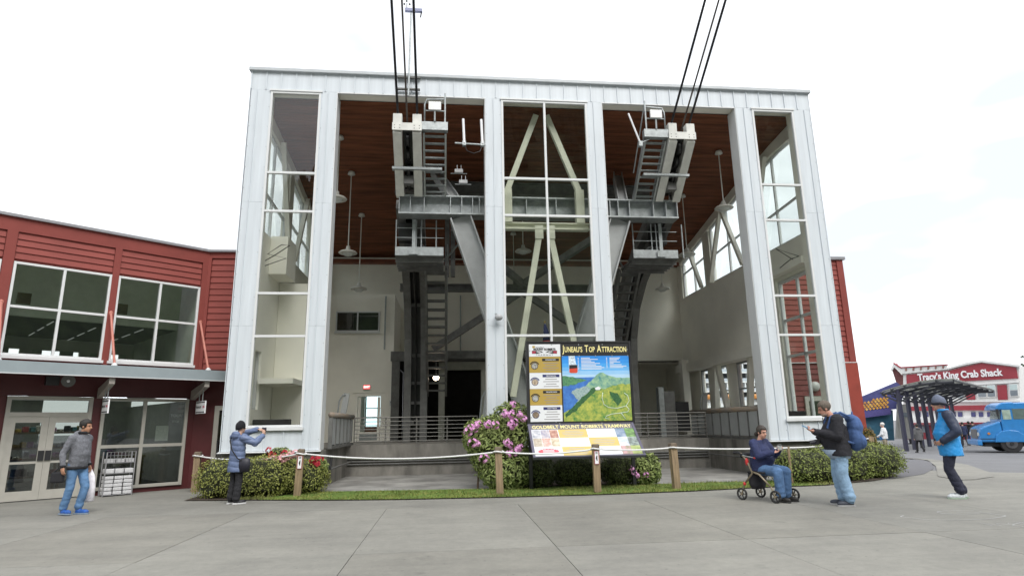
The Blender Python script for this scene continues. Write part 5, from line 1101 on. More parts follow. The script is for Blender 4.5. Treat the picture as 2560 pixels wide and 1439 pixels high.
# ---- blue bus
wb = gat(2534, 1131); ax = Vector((math.cos(R(30)), -math.sin(R(30)), 0))
BU = thing('blue_bus', 'bright blue long nosed bus parked beyond the shelter', 'bus', (wb.x-1.45*ax.x, wb.y-1.45*ax.y, wb.z), R(-30)); LOCAL[0] = True
bb = M('bus_blue_paint', (.028, .2, .5), .32, var=.1, coat=.3); bk = M('bus_rubber', (.02, .02, .022), .8); bgl = M('bus_glass', (.12, .16, .15), .08, var=.2); chrome = M('bus_chrome', (.5, .5, .5), .25, .8)
W2 = 2.35
MB().prism([(.0, .6), (.0, 1.2), (.06, 1.38), (.25, 1.5), (.65, 1.64), (1.12, 1.82), (1.2, .6)], 'y', .05, W2-.05).build('hood', bb, BU, bevel=.08)
MB().prism([(1.15, .6), (1.15, 1.85), (1.3, 2.62), (1.5, 2.86), (9.5, 2.92), (9.5, .6)], 'y', 0, W2).build('body', bb, BU, bevel=.06)
MB().prism([(.95, 2.45), (1.05, 2.72), (1.35, 2.88), (1.9, 2.9), (1.9, 2.45)], 'y', -.02, W2+.02).build('roof_cap', bb, BU, bevel=.07)
B('bumper', bb, BU, -.18, .05, -.03, W2+.03, .42, .72, bevel=.04); B('stripe', bk, BU, -.01, .8, .03, .046, .78, .81)
B('grille', M('grille_grey', (.16, .16, .17), .4, .4), BU, -.03, -.002, .5, W2-.5, .8, 1.35)
for y in (.28, W2-.28): MB().cyl((-.04, y, 1.05), (.02, y, 1.05), .12, 14).build('headlight', M('headlight', (.6, .6, .55), .1), BU)
MB().cyl((.45, .0, 1.1), (.45, .06, 1.1), .07, 12).build('side_lamp', M('amber_lamp', (.5, .2, .05), .2), BU)
MB().prism([(.68, .6), (.78, 1.0), (1.06, 1.24), (1.45, 1.3), (1.84, 1.24), (2.12, 1.0), (2.22, .6)], 'y', -.05, .12).build('wheel_arch', bb, BU, bevel=.03)
for x in (1.45, 7.6):
    for y in (.02, W2-.3):
        w_ = MB().cyl((x, y-.03, .52), (x, y+.27, .52), .52, 24).build('wheel', bk, BU); MB().cyl((x, y-.06, .52), (x, y-.032, .52), .28, 18).build('rim', M('wheel_rim', (.07, .07, .075), .5), w_); MB().cyl((x, y-.1, .52), (x, y-.062, .52), .1, 12).build('hub', bk, w_)
MB().add([(1.14, .15, 1.92), (1.14, W2-.15, 1.92), (1.25, W2-.15, 2.5), (1.25, .15, 2.5)], [(0, 1, 2, 3)]).build('windshield', bgl, BU); [B('side_window', bgl, BU, 1.75+i*.85, 2.45+i*.85, -.012, .0, 1.9, 2.5) for i in range(8)]
B('cab_window', M('bus_pale_glass', (.33, .42, .36), .1, var=.3, scale=3), BU, 1.26, 1.66, -.014, -.002, 1.9, 2.45); MB().tube([(1.05, -.05, 1.9), (.95, -.3, 2.2), (.95, -.3, 2.5)], .02, 6).build('mirror_arm', bk, BU); B('mirror', bk, BU, .92, 1.0, -.38, -.22, 2.1, 2.5); B('chassis', bk, BU, .2, 9.2, .2, W2-.2, .35, .598)
LOCAL[0] = False
# ---- low planter wall near the annex
pa, pb = gat(2165, 1118), gat(2292, 1112); t = thing('planter_wall', 'low weathered concrete planter wall behind the clipped hedge', 'wall', pa)
pw = [vplane(px, 1110, pa, (pb-pa)) for px in (2150, 2230, 2246)]
MB().beam((11.9, 16.5, .22), (12.75, 17.1, .22), .3, .5).build('wall', concrete, t); MB().beam((11.9, 16.5, .5), (12.75, 17.1, .5), .36, .06).build('coping', pave2, t)
# ---- trees beyond the restaurant
def tree(label, x, y, h, r, seed, mat):
    z = gz(x, y); t = thing('tree', label, 'tree', (x, y, z), 0, 'trees behind the restaurant'); rr = random.Random(seed)
    MB().tube([(x, y, z), (x+.1, y, z+h*.5), (x, y, z+h*.9)], [.35, .22, .06], 8).build('trunk', stem_m, t)
    for i in range(7): a = rr.uniform(0, 6.28); zz = z+h*rr.uniform(.35, .75); MB().tube([(x, y, zz), (x+math.cos(a)*r*.7, y+math.sin(a)*r*.7, zz+h*.12)], [.1, .03], 6).build('limb', stem_m, t)
    mb = MB()
    for i in range(2600):
        d = rnd_dir(rr); q = Vector((x, y, z+h*.68))+Vector((d.x*r, d.y*r, d.z*h*.34))*(rr.random()**.4)*(1+.35*noise.noise(d*2+Vector((seed, 0, 0)))); leaf(mb, q, (d+rnd_dir(rr)).normalized(), .42, .25, rr)
    o = mb.build('crown', mat, t, fix=False)
dk = leaf_mat('dark_tree_leaf', (.02, .045, .025), (.06, .1, .045), 1.5)
p = vplane(2556, 900, Vector((66, 62, 0)), Vector((1, 0, 0))); tree('dark leafy tree crown rising behind the restaurant gable', p.x+4.2, p.y, 10.2, 2.8, 31, dk); tree('second dark leafy tree farther behind the restaurant', p.x+9.5, p.y+4, 11, 3.5, 32, dk)
# ---- wooded hillside across the street behind the viewer (seen in the glass)
mb = MB(); nx, ny = 120, 26; vs = []
for j in range(ny):
    for i in range(nx):
        x = -330+i*5.6; d = 75+j*8.5; top = 160+46*math.tanh((x+30)/40)+6*noise.noise(Vector((x*.02, 3, 0))); u = j/(ny-1)
        z = -3+top*(u**.8)+(noise.noise(Vector((x*.31, d*.25, 1)))*5+abs(noise.noise(Vector((x*.9, d*.7, 4))))*7)*min(1, u*3); vs.append((x, -d, z))
mb.add(vs, [(j*nx+i, j*nx+i+1, (j+1)*nx+i+1, (j+1)*nx+i) for j in range(ny-1) for i in range(nx-1)])
o = mb.build('hillside', M('forest_slope', (.022, .042, .02), .95, var=.5, scale=.25, col2=(.07, .1, .045)), fix=False); o['kind'] = 'structure'
mb = MB(); rr = random.Random(12)
for i in range(900):
    x = rr.uniform(-200, 160); j = rr.randint(8, ny-1); d = 75+j*8.5; u = j/(ny-1); top = 160+46*math.tanh((x+30)/40)+6*noise.noise(Vector((x*.02, 3, 0))); z = -4+top*(u**.8); h = rr.uniform(9, 19)
    mb.tube([(x, -d, z), (x, -d, z+h*.3), (x, -d, z+h*.31), (x, -d, z+h*.65), (x, -d, z+h*.66), (x, -d, z+h)], [.3, 2.0, 2.6, 1.1, 1.5, .02], 6, cap=False)
o = mb.build('conifer_forest', M('conifer_green', (.018, .035, .02), .95, var=.4, scale=.4), fix=False); tag(o, 'dark spruce forest covering the hillside across the street', 'forest', kind='stuff')
# ================================================================== PEOPLE
skin = lambda n, c: M('skin_'+n, c, .5, var=.06, scale=12, spec=.35)
def cloth(n, c, v=.15, b=.25, bs=40, sc=8, rough=.85): return M('cloth_'+n, c, rough, var=v, scale=sc, bump=b, bscale=bs)
def hand(mb, w, d, pn, side, curl=.5, s=1.0):
    """palm, four unequal fingers with two bends and a thumb leaving the side of the palm"""
    w = Vector(w); d = Vector(d).normalized(); pn = Vector(pn); pn = (pn-d*pn.dot(d)).normalized(); sd = d.cross(pn)*side
    M3 = Matrix((sd, d, pn)).transposed()
    mb.ellip(w+d*.05*s, (.042*s, .055*s, .018*s), M3, 10, 8)
    for i, (o, L) in enumerate(((-.03, .065), (-.01, .078), (.011, .073), (.03, .056))):
        a = w+d*.09*s+sd*o*s; b_ = a+(d*math.cos(curl*.8)+pn*math.sin(curl*.8))*L*.5*s; c = b_+(d*math.cos(curl*2)+pn*math.sin(curl*2))*L*.5*s
        mb.tube([w+d*.06*s+sd*o*s*.9, a, b_, c], [.0105*s, .0105*s, .009*s, .0075*s], 7)
    a = w+d*.03*s-sd*.036*s; b_ = a+(d*.6-sd*.6+pn*.4).normalized()*.038*s; c = b_+(d*.8-sd*.1+pn*.6*curl+pn*.2).normalized()*.03*s
    mb.tube([w+d*.025*s-sd*.015*s, a, b_, c], [.014*s, .013*s, .011*s, .008*s], 7)
def shoe(parent, ank, toe_dir, mat, sole_mat, s=1.0, ground=0.):
    d = Vector(toe_dir); d.z = 0; d.normalize(); x = Vector((d.y, -d.x, 0)); M3 = Matrix((x, d, Vector((0, 0, 1)))).transposed(); a = Vector(ank); g_ = a.z-.085*s
    mb = MB(); mb.ellip(Vector((a.x, a.y, g_+.045))+d*.02, (.045*s, .08*s, .055*s), M3); mb.ellip(Vector((a.x, a.y, g_+.042))+d*.12*s, (.047*s, .1*s, .046*s), M3); mb.tube([(a.x, a.y, g_+.04), (a.x, a.y, g_+.12*s)], [.045*s, .042*s], 10)
    o = mb.build('shoe', mat, parent); apply_remesh(o, .011, 3)
    out = [(-.038, -.07), (-.042, 0), (-.05, .1), (-.045, .17), (-.02, .215), (.02, .215), (.045, .17), (.048, .1), (.042, 0), (.038, -.07)]
    vs = [Vector((a.x, a.y, 0))+x*u*s+d*v*s for u, v in out]; n = len(vs); MB().add([(p.x, p.y, g_) for p in vs]+[(p.x, p.y, g_+.025) for p in vs], [tuple(range(n-1, -1, -1)), tuple(range(n, 2*n))]+[(i, (i+1) % n, (i+1) % n+n, i+n) for i in range(n)]).build('sole', sole_mat, o)
def person(label, loc, rz, h, P, top, bottom, sk, hairc, shoec, solec, group=None, vox=.013, girth=1., belly=0., hem=.80, hat=None, hair=True, beard=None, puffer=False, sleeve=(.062, .056, .048), legr=(.095, .072, .07), hood=None, shirt=None, detail=True, hem_flare=1.05, collar=None):
    """P: joint positions in metres for a 1.75 m figure facing +Y (right hand is +X)"""
    s = h/1.75; t = thing('person', label, 'person', loc, rz, group); LOCAL[0] = True
    J = dict(hipL=(-.09, 0, .92), hipR=(.09, 0, .92), kneeL=(-.1, .02, .5), kneeR=(.1, .02, .5), ankL=(-.1, -.02, .085), ankR=(.1, -.02, .085), pel=(0, 0, .95), chest=(0, 0, 1.3), neck=(0, .0, 1.49), head=(0, .035, 1.635),
             shL=(-.185, 0, 1.42), shR=(.185, 0, 1.42), elL=(-.24, -.03, 1.13), elR=(.24, -.03, 1.13), wrL=(-.245, .06, .88), wrR=(.245, .06, .88), toeL=(-.15, 1, 0), toeR=(.15, 1, 0), look=(0, 1, 0), palmL=(1, 0, 0), palmR=(-1, 0, 0), curl=.5)
    J.update(P); V = {k: (Vector(v)*s if k not in ('toeL', 'toeR', 'look', 'palmL', 'palmR') else Vector(v)) if not isinstance(v, (int, float)) else v for k, v in J.items()}
    # --- body: one continuous skin surface
    mb = MB(); look = V['look'].normalized(); hr = Matrix((look.cross(Vector((0, 0, 1))).normalized(), look, look.cross(Vector((0, 0, 1))).normalized().cross(look)*-1)).transposed()
    rx = look.cross(Vector((0, 0, 1))).normalized(); uz = rx.cross(look); hr = Matrix((rx, look, uz)).transposed(); hd = V['head']
    def hp(x, y, z): return hd+hr @ (Vector((x, y, z))*s)
    mb.ellip(hp(0, -.01, .03), (.076*s, .096*s, .092*s), hr, 16, 12); mb.ellip(hp(0, .025, -.04), (.06*s, .07*s, .078*s), hr, 14, 10); mb.ellip(hp(0, .055, -.085), (.035*s, .032*s, .03*s), hr, 10, 8)
    mb.tube([hp(0, .088, .02), hp(0, .112, -.022), hp(0, .09, -.035)], [.01*s, .017*s, .012*s], 8); mb.ellip(hp(0, .082, -.058), (.024*s, .014*s, .011*s), hr, 8, 6); mb.ellip(hp(0, .075, .035), (.05*s, .02*s, .012*s), hr, 10, 6)
    for e in (-1, 1): mb.ellip(hp(e*.078, -.005, -.005), (.012*s, .022*s, .033*s), hr, 8, 6)
    mb.tube([V['neck']-Vector((0, 0, .06*s)), V['neck'], hp(0, -.01, -.06)], [.07*s, .058*s, .055*s], 12)
    mb.tube([V['pel'], (V['pel']+V['chest'])/2, V['chest'], V['neck']], [.11*s, .11*s, .12*s, .06*s], 12)
    for S, e in (('L', -1), ('R', 1)):
        mb.tube([V['chest']+Vector((0, 0, .1*s)), V['sh'+S], V['el'+S], V['wr'+S]], [.05*s, .042*s, .036*s, .025*s], 10); fd = (V['wr'+S]-V['el'+S]).normalized()
        hdn = V.get('hand'+S); hdn = Vector(J['hand'+S]) if 'hand'+S in J else fd
        hand(mb, V['wr'+S], hdn, V['palm'+S], e, V['curl'], s*1.02)
        mb.tube([V['pel'], V['hip'+S], V['knee'+S], V['ank'+S]], [.08*s, .075*s, .05*s, .036*s], 10)
    o = mb.build('body', sk, t); apply_remesh(o, .0085 if detail else .016, 2)
    if detail:
        for e in (-1, 1): MB().ellip(hp(e*.031, .083, .012), (.011*s, .006*s, .006*s), hr, 8, 6).build('eye', M('eye_dark', (.03, .02, .015), .2, var=0), t); MB().ellip(hp(e*.031, .088, .032), (.019*s, .007*s, .004*s), hr, 8, 5).build('eyebrow', hairc, t)
        MB().ellip(hp(0, .0935, -.06), (.02*s, .005*s, .004*s), hr, 8, 5).build('mouth', M('lips', (.3, .1, .09), .5, var=0), t)
    if hair:
        mb = MB(); mb.ellip(hp(0, -.018, .045), (.083*s, .1*s, .09*s), hr, 18, 12)
        keep = [f for f in mb.f]; vs = mb.v; inv = hr.inverted(); nf = []
        for f in mb.f:
            c = sum((Vector(vs[i]) for i in f), Vector())/len(f); q = inv @ (c-hd)/s
            if not (q.y > .035 and q.z < .068) and not (q.z < -.03 and q.y > -.02) and q.z > -.06: nf.append(f)
        mb.f = nf; mb.m = [0]*len(nf); ho = mb.build('hair', hairc, t, smooth=True); so = ho.modifiers.new('th', 'SOLIDIFY'); so.thickness = .012; so.offset = 1
    if beard: mb = MB(); mb.ellip(hp(0, .045, -.078), (.055*s, .055*s, .045*s), hr, 12, 8); mb.build('beard', beard, t, smooth=True)
    if hat:
        mb = MB(); pr = [(.092, -.035), (.1, .02), (.097, .07), (.077, .118), (.04, .148), (.005, .155)]; n = 18; vs = []
        for r_, z_ in pr:
            for j in range(n): a = 2*math.pi*j/n; vs.append(hp(r_*.95*math.cos(a), -.012+r_*1.12*math.sin(a)-.12*max(0, z_-.06), z_+.018-.03*(math.sin(a) < 0)*abs(math.sin(a))))
        mb.add(vs, [(i*n+j, i*n+(j+1) % n, (i+1)*n+(j+1) % n, (i+1)*n+j) for i in range(len(pr)-1) for j in range(n)]+[tuple((len(pr)-1)*n+j for j in range(n))]); ht = mb.build('knit_hat', hat[0], t, smooth=True); so = ht.modifiers.new('th', 'SOLIDIFY'); so.thickness = .01
        if len(hat) > 1: mb = MB(); mb.tube([hp(.095*math.cos(a*math.pi/9), -.012+.108*math.sin(a*math.pi/9), .012-.03*(math.sin(a*math.pi/9) < 0)*abs(math.sin(a*math.pi/9))) for a in range(19)], .022*s, 8); mb.build('hat_brim', hat[1], ht, smooth=True)
    # --- trousers
    mb = MB(); g = girth
    mb.ellip(V['pel']-Vector((0, 0, .02*s)), (.165*s*g, .12*s*g, .14*s)); 
    for S in 'LR':
        hp0, k, a = V['hip'+S], V['knee'+S], V['ank'+S]; gg = 1+(g-1)*.5
        mb.capsule(hp0, k, legr[0]*s*gg, legr[1]*s*gg); mb.capsule(k, a+Vector((0, 0, .045*s)), legr[1]*s*gg, legr[2]*s*gg)
    def wr(c, nn): return .006*noise.noise(Vector((c.x*9, c.y*9, c.z*16)))+.005*noise.noise(Vector((c.x*22, c.y*22, c.z*30)))+(.003*math.sin(c.z*60+c.x*14) if c.z < .3*s and V['kneeL'].z < .7*s else 0)
    o = mb.build('trousers', bottom, t); apply_remesh(o, vox, 3, wr)
    # --- jacket
    mb = MB(); p, c, nk = V['pel'], V['chest'], V['neck']; ax_ = (V['shR']-V['shL']); yaw_ = math.atan2(ax_.y, ax_.x); rot = Matrix.Rotation(yaw_, 3, 'Z'); hz = hem*s
    wv = p.lerp(c, .45); fwd = rot @ Vector((0, 1, 0))
    rings = [(Vector((p.x, p.y, hz)), .178*g*hem_flare, .135*g*hem_flare), (p+Vector((0, 0, .04*s))+fwd*belly*.4, .175*g, .135*g+belly*.5), (wv+fwd*belly*.7, .172*g, .132*g+belly), (c, .185*(1+(g-1)*.6), .128*(1+(g-1)*.7)+belly*.3), (c+Vector((0, 0, .09*s)), .175*(1+(g-1)*.4), .11), ((c+Vector((0, 0, .12*s))).lerp(nk, .62), .11, .085), (nk+Vector((0, 0, .0)), .07, .07)]
    n = 22; vs = []
    for cc, rx_, ry_ in rings:
        for j in range(n): a = 2*math.pi*j/n; vs.append(Vector(cc)+rot @ Vector((rx_*s*math.cos(a), ry_*s*math.sin(a), 0)))
    mb.add(vs, [(i*n+j, i*n+(j+1) % n, (i+1)*n+(j+1) % n, (i+1)*n+j) for i in range(len(rings)-1) for j in range(n)]+[tuple(range(n-1, -1, -1)), tuple((len(rings)-1)*n+j for j in range(n))])
    for S in 'LR':
        a, b_, w_ = V['sh'+S], V['el'+S], V['wr'+S]; g2 = 1+(g-1)*.5
        mb.capsule(a, b_, sleeve[0]*1.12*s*g2, sleeve[1]*s*g2); mb.capsule(b_, b_.lerp(w_, .93), sleeve[1]*s*g2, sleeve[2]*s); mb.capsule(a, c+Vector((0, 0, .06*s)), .07*s, .09*s)
    if hood: hc = nk-fwd*.085*s+Vector((0, 0, -.01*s)); mb.ellip(hc, (.13*s, .08*s, .085*s), rot)
    if puffer:
        def wr2(c_, nn): return .012*(abs(math.sin((c_.z+.02*math.sin(c_.x*9))*math.pi/.105*1.0))**.6)-.006+.004*noise.noise(c_*18)
    else:
        def wr2(c_, nn): return .009*noise.noise(Vector((c_.x*8, c_.y*8, c_.z*11)))+.006*noise.noise(Vector((c_.x*19, c_.y*19, c_.z*26)))
    o = mb.build('jacket', top, t); apply_remesh(o, vox*.85 if puffer else vox, 2 if puffer else 3, wr2); JK = o
    if collar: mb = MB(); mb.tube([nk+Vector((.078*s*math.cos(a*math.pi/8), .075*s*math.sin(a*math.pi/8)+.005, .03*s)) for a in range(17)], .024*s, 8); mb.build('collar', collar, JK, smooth=True)
    if shirt: mb = MB(); mb.loft([((p.x, p.y, hz-.045*s), .15*g*s, .12*g*s), ((p.x, p.y+belly*.5*s, hz+.1*s), .163*g*s, (.128*g+belly*.6)*s)], 20); mb.build('shirt_hem', shirt, t, smooth=True)
    for S in 'LR': shoe(t, V['ank'+S], V['toe'+S], shoec, solec, s)
    LOCAL[0] = False; t['_s'] = s
    def W(q): return t.matrix_basis @ (Vector(q)*s) if False else Matrix.LocRotScale(t.location, t.rotation_euler, None) @ (Vector(q)*s)
    del t['_s']
    return t, W
denim = cloth('light_denim', (.1, .2, .36), .3, .3, 60, 5); denim2 = cloth('mid_denim', (.075, .15, .29), .3, .3, 60, 5); blackc = cloth('black', (.014, .014, .017)); navyc = cloth('navy', (.018, .022, .05)); darkhair = M('dark_hair', (.015, .012, .01), .6, var=.3, scale=40, bump=.5, bscale=90); greyhair = M('grey_hair', (.11, .088, .068), .7, var=.4, scale=50, bump=.5, bscale=90)
# --- man in grey jacket walking by the shop
t, W = person('person in grey jacket and jeans walking with a white shopping bag', (-6.85, 12.55, 0), R(-108), 1.68,
    dict(kneeL=(-.1, .14, .5), ankL=(-.09, .06, .085), kneeR=(.09, .0, .5), ankR=(.07, -.12, .095), elR=(.27, -.08, 1.14), wrR=(.29, -.02, .89), elL=(-.24, -.1, 1.15), wrL=(-.26, .0, .9), chest=(0, .03, 1.3), neck=(0, .05, 1.49), head=(0, .085, 1.635), look=(-.25, 1, -.12)),
    cloth('grey_tweed', (.15, .155, .175), .28, .4, 120, 40), denim, skin('a', (.42, .22, .14)), darkhair, M('blue_trainer', (.015, .09, .36), .5, var=.4, scale=25), M('trainer_sole', (.2, .26, .34), .6), girth=1.04, belly=.03, hem=.87, hem_flare=1.0, collar=blackc, hood=True)
for q in ((-.26, .0, .915), (.29, -.02, .905)): MB().ellip(W(q), (.05, .05, .03)).build('cuff', blackc, t)
mb = MB(); mb.loft([((0, 0, .885*.96), .19*1.04*.96, .15*1.04*.96), ((0, 0, .835*.96), .185*1.04*.96, .145*1.04*.96)], 22); LOCAL[0] = True; mb.build('waist_band', blackc, t, smooth=True); LOCAL[0] = False
p = W((-.28, .03, .78)); b = thing('shopping_bag', 'white plastic shopping bag with printed letters hanging from a hand', 'bag', (p.x, p.y, p.z-.5))
mb = MB(); mb.loft([(p+Vector((0, 0, -.56)), .07, .05), (p+Vector((.01, 0, -.53)), .12, .07), (p+Vector((0, 0, -.3)), .125, .06), (p+Vector((0, 0, -.1)), .1, .04), (p+Vector((0, 0, .03)), .03, .02)], 16); mb.build('bag_body', M('white_plastic_bag', (.75, .72, .76), .35, var=.12, scale=14, bump=.4, bscale=18), b, smooth=True)
text('ALASKA', .075, M('violet_print', (.12, .06, .3), .5, var=0), b, frame_m(p+Vector((-.01, -.076, -.33)), (.25, 0, 1), (-1, 0, .25)), bold=.002); MB().ellip(p+Vector((-.04, -.068, -.48)), (.04, .012, .025)).build('printed_flower', M('magenta_print', (.45, .05, .25), .5, var=0), b)
p = W((.27, -.12, .83)); b = thing('hand_bag', 'small black bag swinging behind the grey jacket', 'bag', (p.x, p.y, p.z-.2)); MB().box(p.x-.12, p.x+.1, p.y-.03, p.y+.05, p.z-.22, p.z-.03).build('bag_body', blackc, b, bevel=.03); MB().tube([p+Vector((-.08, 0, -.04)), p+Vector((0, 0, .04)), p+Vector((.07, 0, -.04))], .012, 6).build('strap', blackc, b)
# --- person in blue puffer coat photographing
t, W = person('person in blue puffer coat and black beanie raising a phone camera', (-4.3, 13.5, 0), R(-38), 1.60,
    dict(elR=(.36, .17, 1.3), wrR=(.31, .4, 1.46), elL=(-.22, .25, 1.5), wrL=(.06, .43, 1.6), handL=(1, .15, .0), palmL=(0, .3, -1), handR=(0, .2, 1), palmR=(-1, 0, 0), look=(.1, 1, .05), toeL=(-.1, 1, 0), toeR=(.35, 1, 0), curl=.7),
    cloth('slate_puffer', (.115, .155, .27), .12, .12, 20, 6, .5), blackc, skin('b', (.5, .31, .23)), greyhair, M('black_shoe', (.012, .012, .015), .5), M('white_sole', (.6, .6, .6), .6), girth=1.1, hem=.68, hat=(M('black_knit', (.008, .008, .012), .9, bump=.4, bscale=80),), hair=False, puffer=True, sleeve=(.078, .074, .06), legr=(.09, .075, .08), hood=True, hem_flare=1.14)
p = W((.2, .5, 1.6)); b = thing('phone', 'dark phone held up in both hands by the blue puffer coat', 'phone', p, R(-38)); LOCAL[0] = True; B('phone_body', black_metal, b, -.075, .075, -.005, .005, -.038, .038, bevel=.004); B('screen', M('phone_screen', (.05, .05, .07), .1), b, -.07, .07, -.0062, -.0052, -.034, .034); LOCAL[0] = False
b = thing('shoulder_bag', 'black shoulder bag hanging across the blue puffer coat', 'bag', W((.22, .02, .95)))
q = [W(v) for v in ((-.12, -.1, 1.46), (-.04, -.185, 1.36), (.08, -.2, 1.16), (.2, -.13, .98), (.24, -.05, .93))]; MB().tube(q, .012, 6).build('strap', blackc, b); c = W((.25, .02, .84)); MB().loft([(c+Vector((0, 0, -.14)), .1, .06), (c, .12, .07), (c+Vector((0, 0, .1)), .11, .05), (c+Vector((0, 0, .13)), .07, .03)], 14).build('bag_body', M('black_nylon', (.015, .015, .025), .5), b, smooth=True)
# --- seated person on a rollator
rx_, ry_, rrz = 5.95, 11.5, R(-152)
SP = dict(pel=(0, -.03, .62), hipL=(-.1, 0, .6), hipR=(.1, 0, .6), kneeL=(-.15, .42, .56), kneeR=(.13, .43, .56), ankL=(-.14, .4, .09), ankR=(.1, .42, .09), chest=(0, .0, .98), neck=(0, .03, 1.16), head=(0, .085, 1.3), shL=(-.19, .0, 1.09), shR=(.19, 0, 1.09), elL=(-.26, .14, .86), elR=(.27, .14, .86), wrL=(-.07, .38, .96), wrR=(.12, .37, .92), palmL=(0, .3, 1), palmR=(0, .3, 1), look=(.25, 1, -.2), curl=.9)
t, W = person('seated person in navy fleece and jeans resting on a walker', (rx_, ry_, 0), rrz, 1.66, SP, cloth('navy_fleece', (.02, .028, .085), .25), denim2, skin('c', (.55, .3, .22)), M('tied_dark_hair', (.035, .026, .02), .6, var=.4, scale=50, bump=.5, bscale=90), M('brown_black_shoe', (.02, .017, .015), .6), M('dark_sole', (.03, .03, .03), .7), girth=1.3, belly=.07, hem=.55, sleeve=(.075, .068, .055), legr=(.1, .082, .08))
MB().ellip(W((-.01, -.05, 1.27)), (.045, .045, .045)).build('hair_bun', MATS['tied_dark_hair'], t, smooth=True)
LOCAL[0] = True
MB().tube([(-.05, .175, 1.245), (.0, .19, 1.245), (.05, .175, 1.245)], .004, 5).build('glasses', M('glasses_metal', (.3, .3, .32), .3, .6), t); LOCAL[0] = False
p = W((.03, .46, 1.0)); b = thing('grey_gadget', 'small grey gadget held in the hands of the seated person', 'gadget', p, rrz); LOCAL[0] = True; B('case', M('gadget_grey', (.4, .41, .4), .4), b, -.05, .05, -.02, .02, -.03, .05, bevel=.008); B('cap', M('gadget_dark', (.1, .1, .1), .4), b, -.03, .03, -.015, .03, .052, .075); LOCAL[0] = False
b = thing('rollator', 'four wheeled beige and red rollator walker under the seated person', 'walker', (rx_, ry_, 0), rrz); LOCAL[0] = True
beige = M('beige_tube', (.24, .2, .14), .35, .4); redp = M('red_plastic', (.55, .03, .03), .4, var=0); tyre = M('walker_tyre', (.02, .02, .02), .7)
for x in (-.29, .29):
    for y, fw_ in ((-.28, 0), (.42, 1)):
        w_ = MB().tube([(x, y+.095*math.cos(a*math.pi/10), .11+.095*math.sin(a*math.pi/10)) for a in range(21)], .019, 8).build('wheel', tyre, b, smooth=True); MB().cyl((x-.025, y, .11), (x+.025, y, .11), .025, 10).build('hub', beige, w_)
        for k in range(5): a = k*1.2566; MB().beam((x, y, .11), (x, y+.085*math.cos(a), .11+.085*math.sin(a)), .012, .018, (1, 0, 0)).build('spoke', tyre, w_)
        MB().tube([(x, y, .11), (x*.97, y+(.06 if not fw_ else -.08), .28)], .016, 8).build('fork', beige, b)
    MB().tube([(x, -.22, .28), (x*.95, -.02, .5), (x*.93, -.12, .72), (x*.93, -.24, .85)], .018, 8).build('frame_tube', beige, b, smooth=True); MB().tube([(x, .34, .28), (x*.95, .12, .48), (x*.94, -.02, .52)], .018, 8).build('frame_tube', beige, b, smooth=True)
    MB().tube([(x*.93, -.2, .82), (x*.95, -.3, .87), (x*.95, -.4, .86)], .02, 8).build('handle', blackc, b); MB().ellip((x*.94, -.12, .7), (.026, .035, .07)).build('clamp', redp, b); MB().ellip((x, -.2, .3), (.03, .03, .035)).build('joint', redp, b)
    MB().tube([(x*.95, -.25, .83), (x*.97, -.1, .8), (x*.96, .05, .78)], .008, 6).build('brake_lever', galv, b); MB().ellip((x*.96, .06, .775), (.018, .03, .018)).build('lever_tip', redp, b)
B('seat', blackc, b, -.25, .25, -.16, .2, .485, .525, bevel=.015); MB().tube([(-.27, -.22, .8), (-.15, -.31, .82), (.15, -.31, .82), (.27, -.22, .8)], .035, 8).build('back_strap', blackc, b, smooth=True)
MB().loft([((0, -.12, .2), .17, .09), ((0, -.12, .3), .22, .12), ((0, -.12, .46), .23, .13), ((0, -.12, .5), .2, .1)], 16).build('storage_bag', M('bag_charcoal', (.03, .028, .035), .7), b, smooth=True)
LOCAL[0] = False
# --- tall person with backpack looking at a phone
BPJ = dict(ankL=(-.1, -.04, .085), ankR=(.1, -.0, .085), kneeL=(-.1, .03, .5), kneeR=(.1, .05, .5), pel=(0, .0, .95), chest=(0, .03, 1.28), neck=(0, .06, 1.45), head=(0, .15, 1.575), look=(0, 1, -.42), elL=(-.26, .06, 1.12), elR=(.28, .08, 1.12), wrL=(-.12, .36, 1.2), wrR=(.08, .36, 1.21), palmL=(.3, -.3, 1), palmR=(-.2, -.2, 1), curl=.8, toeL=(-.15, 1, 0), toeR=(.2, 1, 0), shL=(-.2, .03, 1.39), shR=(.2, .03, 1.39))
t, W = person('heavy person in black jacket and pale jeans looking down at a phone', (6.87, 10.45, 0), R(72), 1.82, BPJ, cloth('black_jacket', (.013, .013, .018), .3), cloth('pale_denim', (.22, .34, .48), .25, .3, 60, 5), skin('d', (.5, .26, .19)), greyhair, M('dark_runner', (.03, .035, .05), .6), M('grey_sole', (.3, .3, .3), .7), girth=1.28, belly=.1, hem=.8, sleeve=(.082, .07, .056), legr=(.1, .082, .082), shirt=cloth('pale_shirt', (.3, .38, .48)), beard=M('grey_stubble', (.28, .2, .16), .8))
LOCAL[0] = True; MB().tube([(-.055, .24, 1.64), (0, .262, 1.635), (.055, .24, 1.64)], .004, 5).build('glasses', black_metal, t); LOCAL[0] = False
p = W((-.03, .48, 1.27)); b = thing('phone', 'light blue phone held by the backpack wearer', 'phone', p, R(72)); LOCAL[0] = True; o = B('phone_body', M('sky_blue_case', (.12, .35, .6), .4), b, -.04, .04, -.075, .075, -.006, .006, bevel=.004); o2 = B('screen', MATS['phone_screen'], b, -.035, .035, -.068, .068, .0062, .0075); b.rotation_euler.x = R(28); LOCAL[0] = False
b = thing('backpack', 'blue backpack worn over the black jacket', 'backpack', W((0, -.25, 1.0)), R(72)); LOCAL[0] = True
bpm = cloth('blue_pack', (.05, .1, .24), .2, .4, 25); mb = MB()
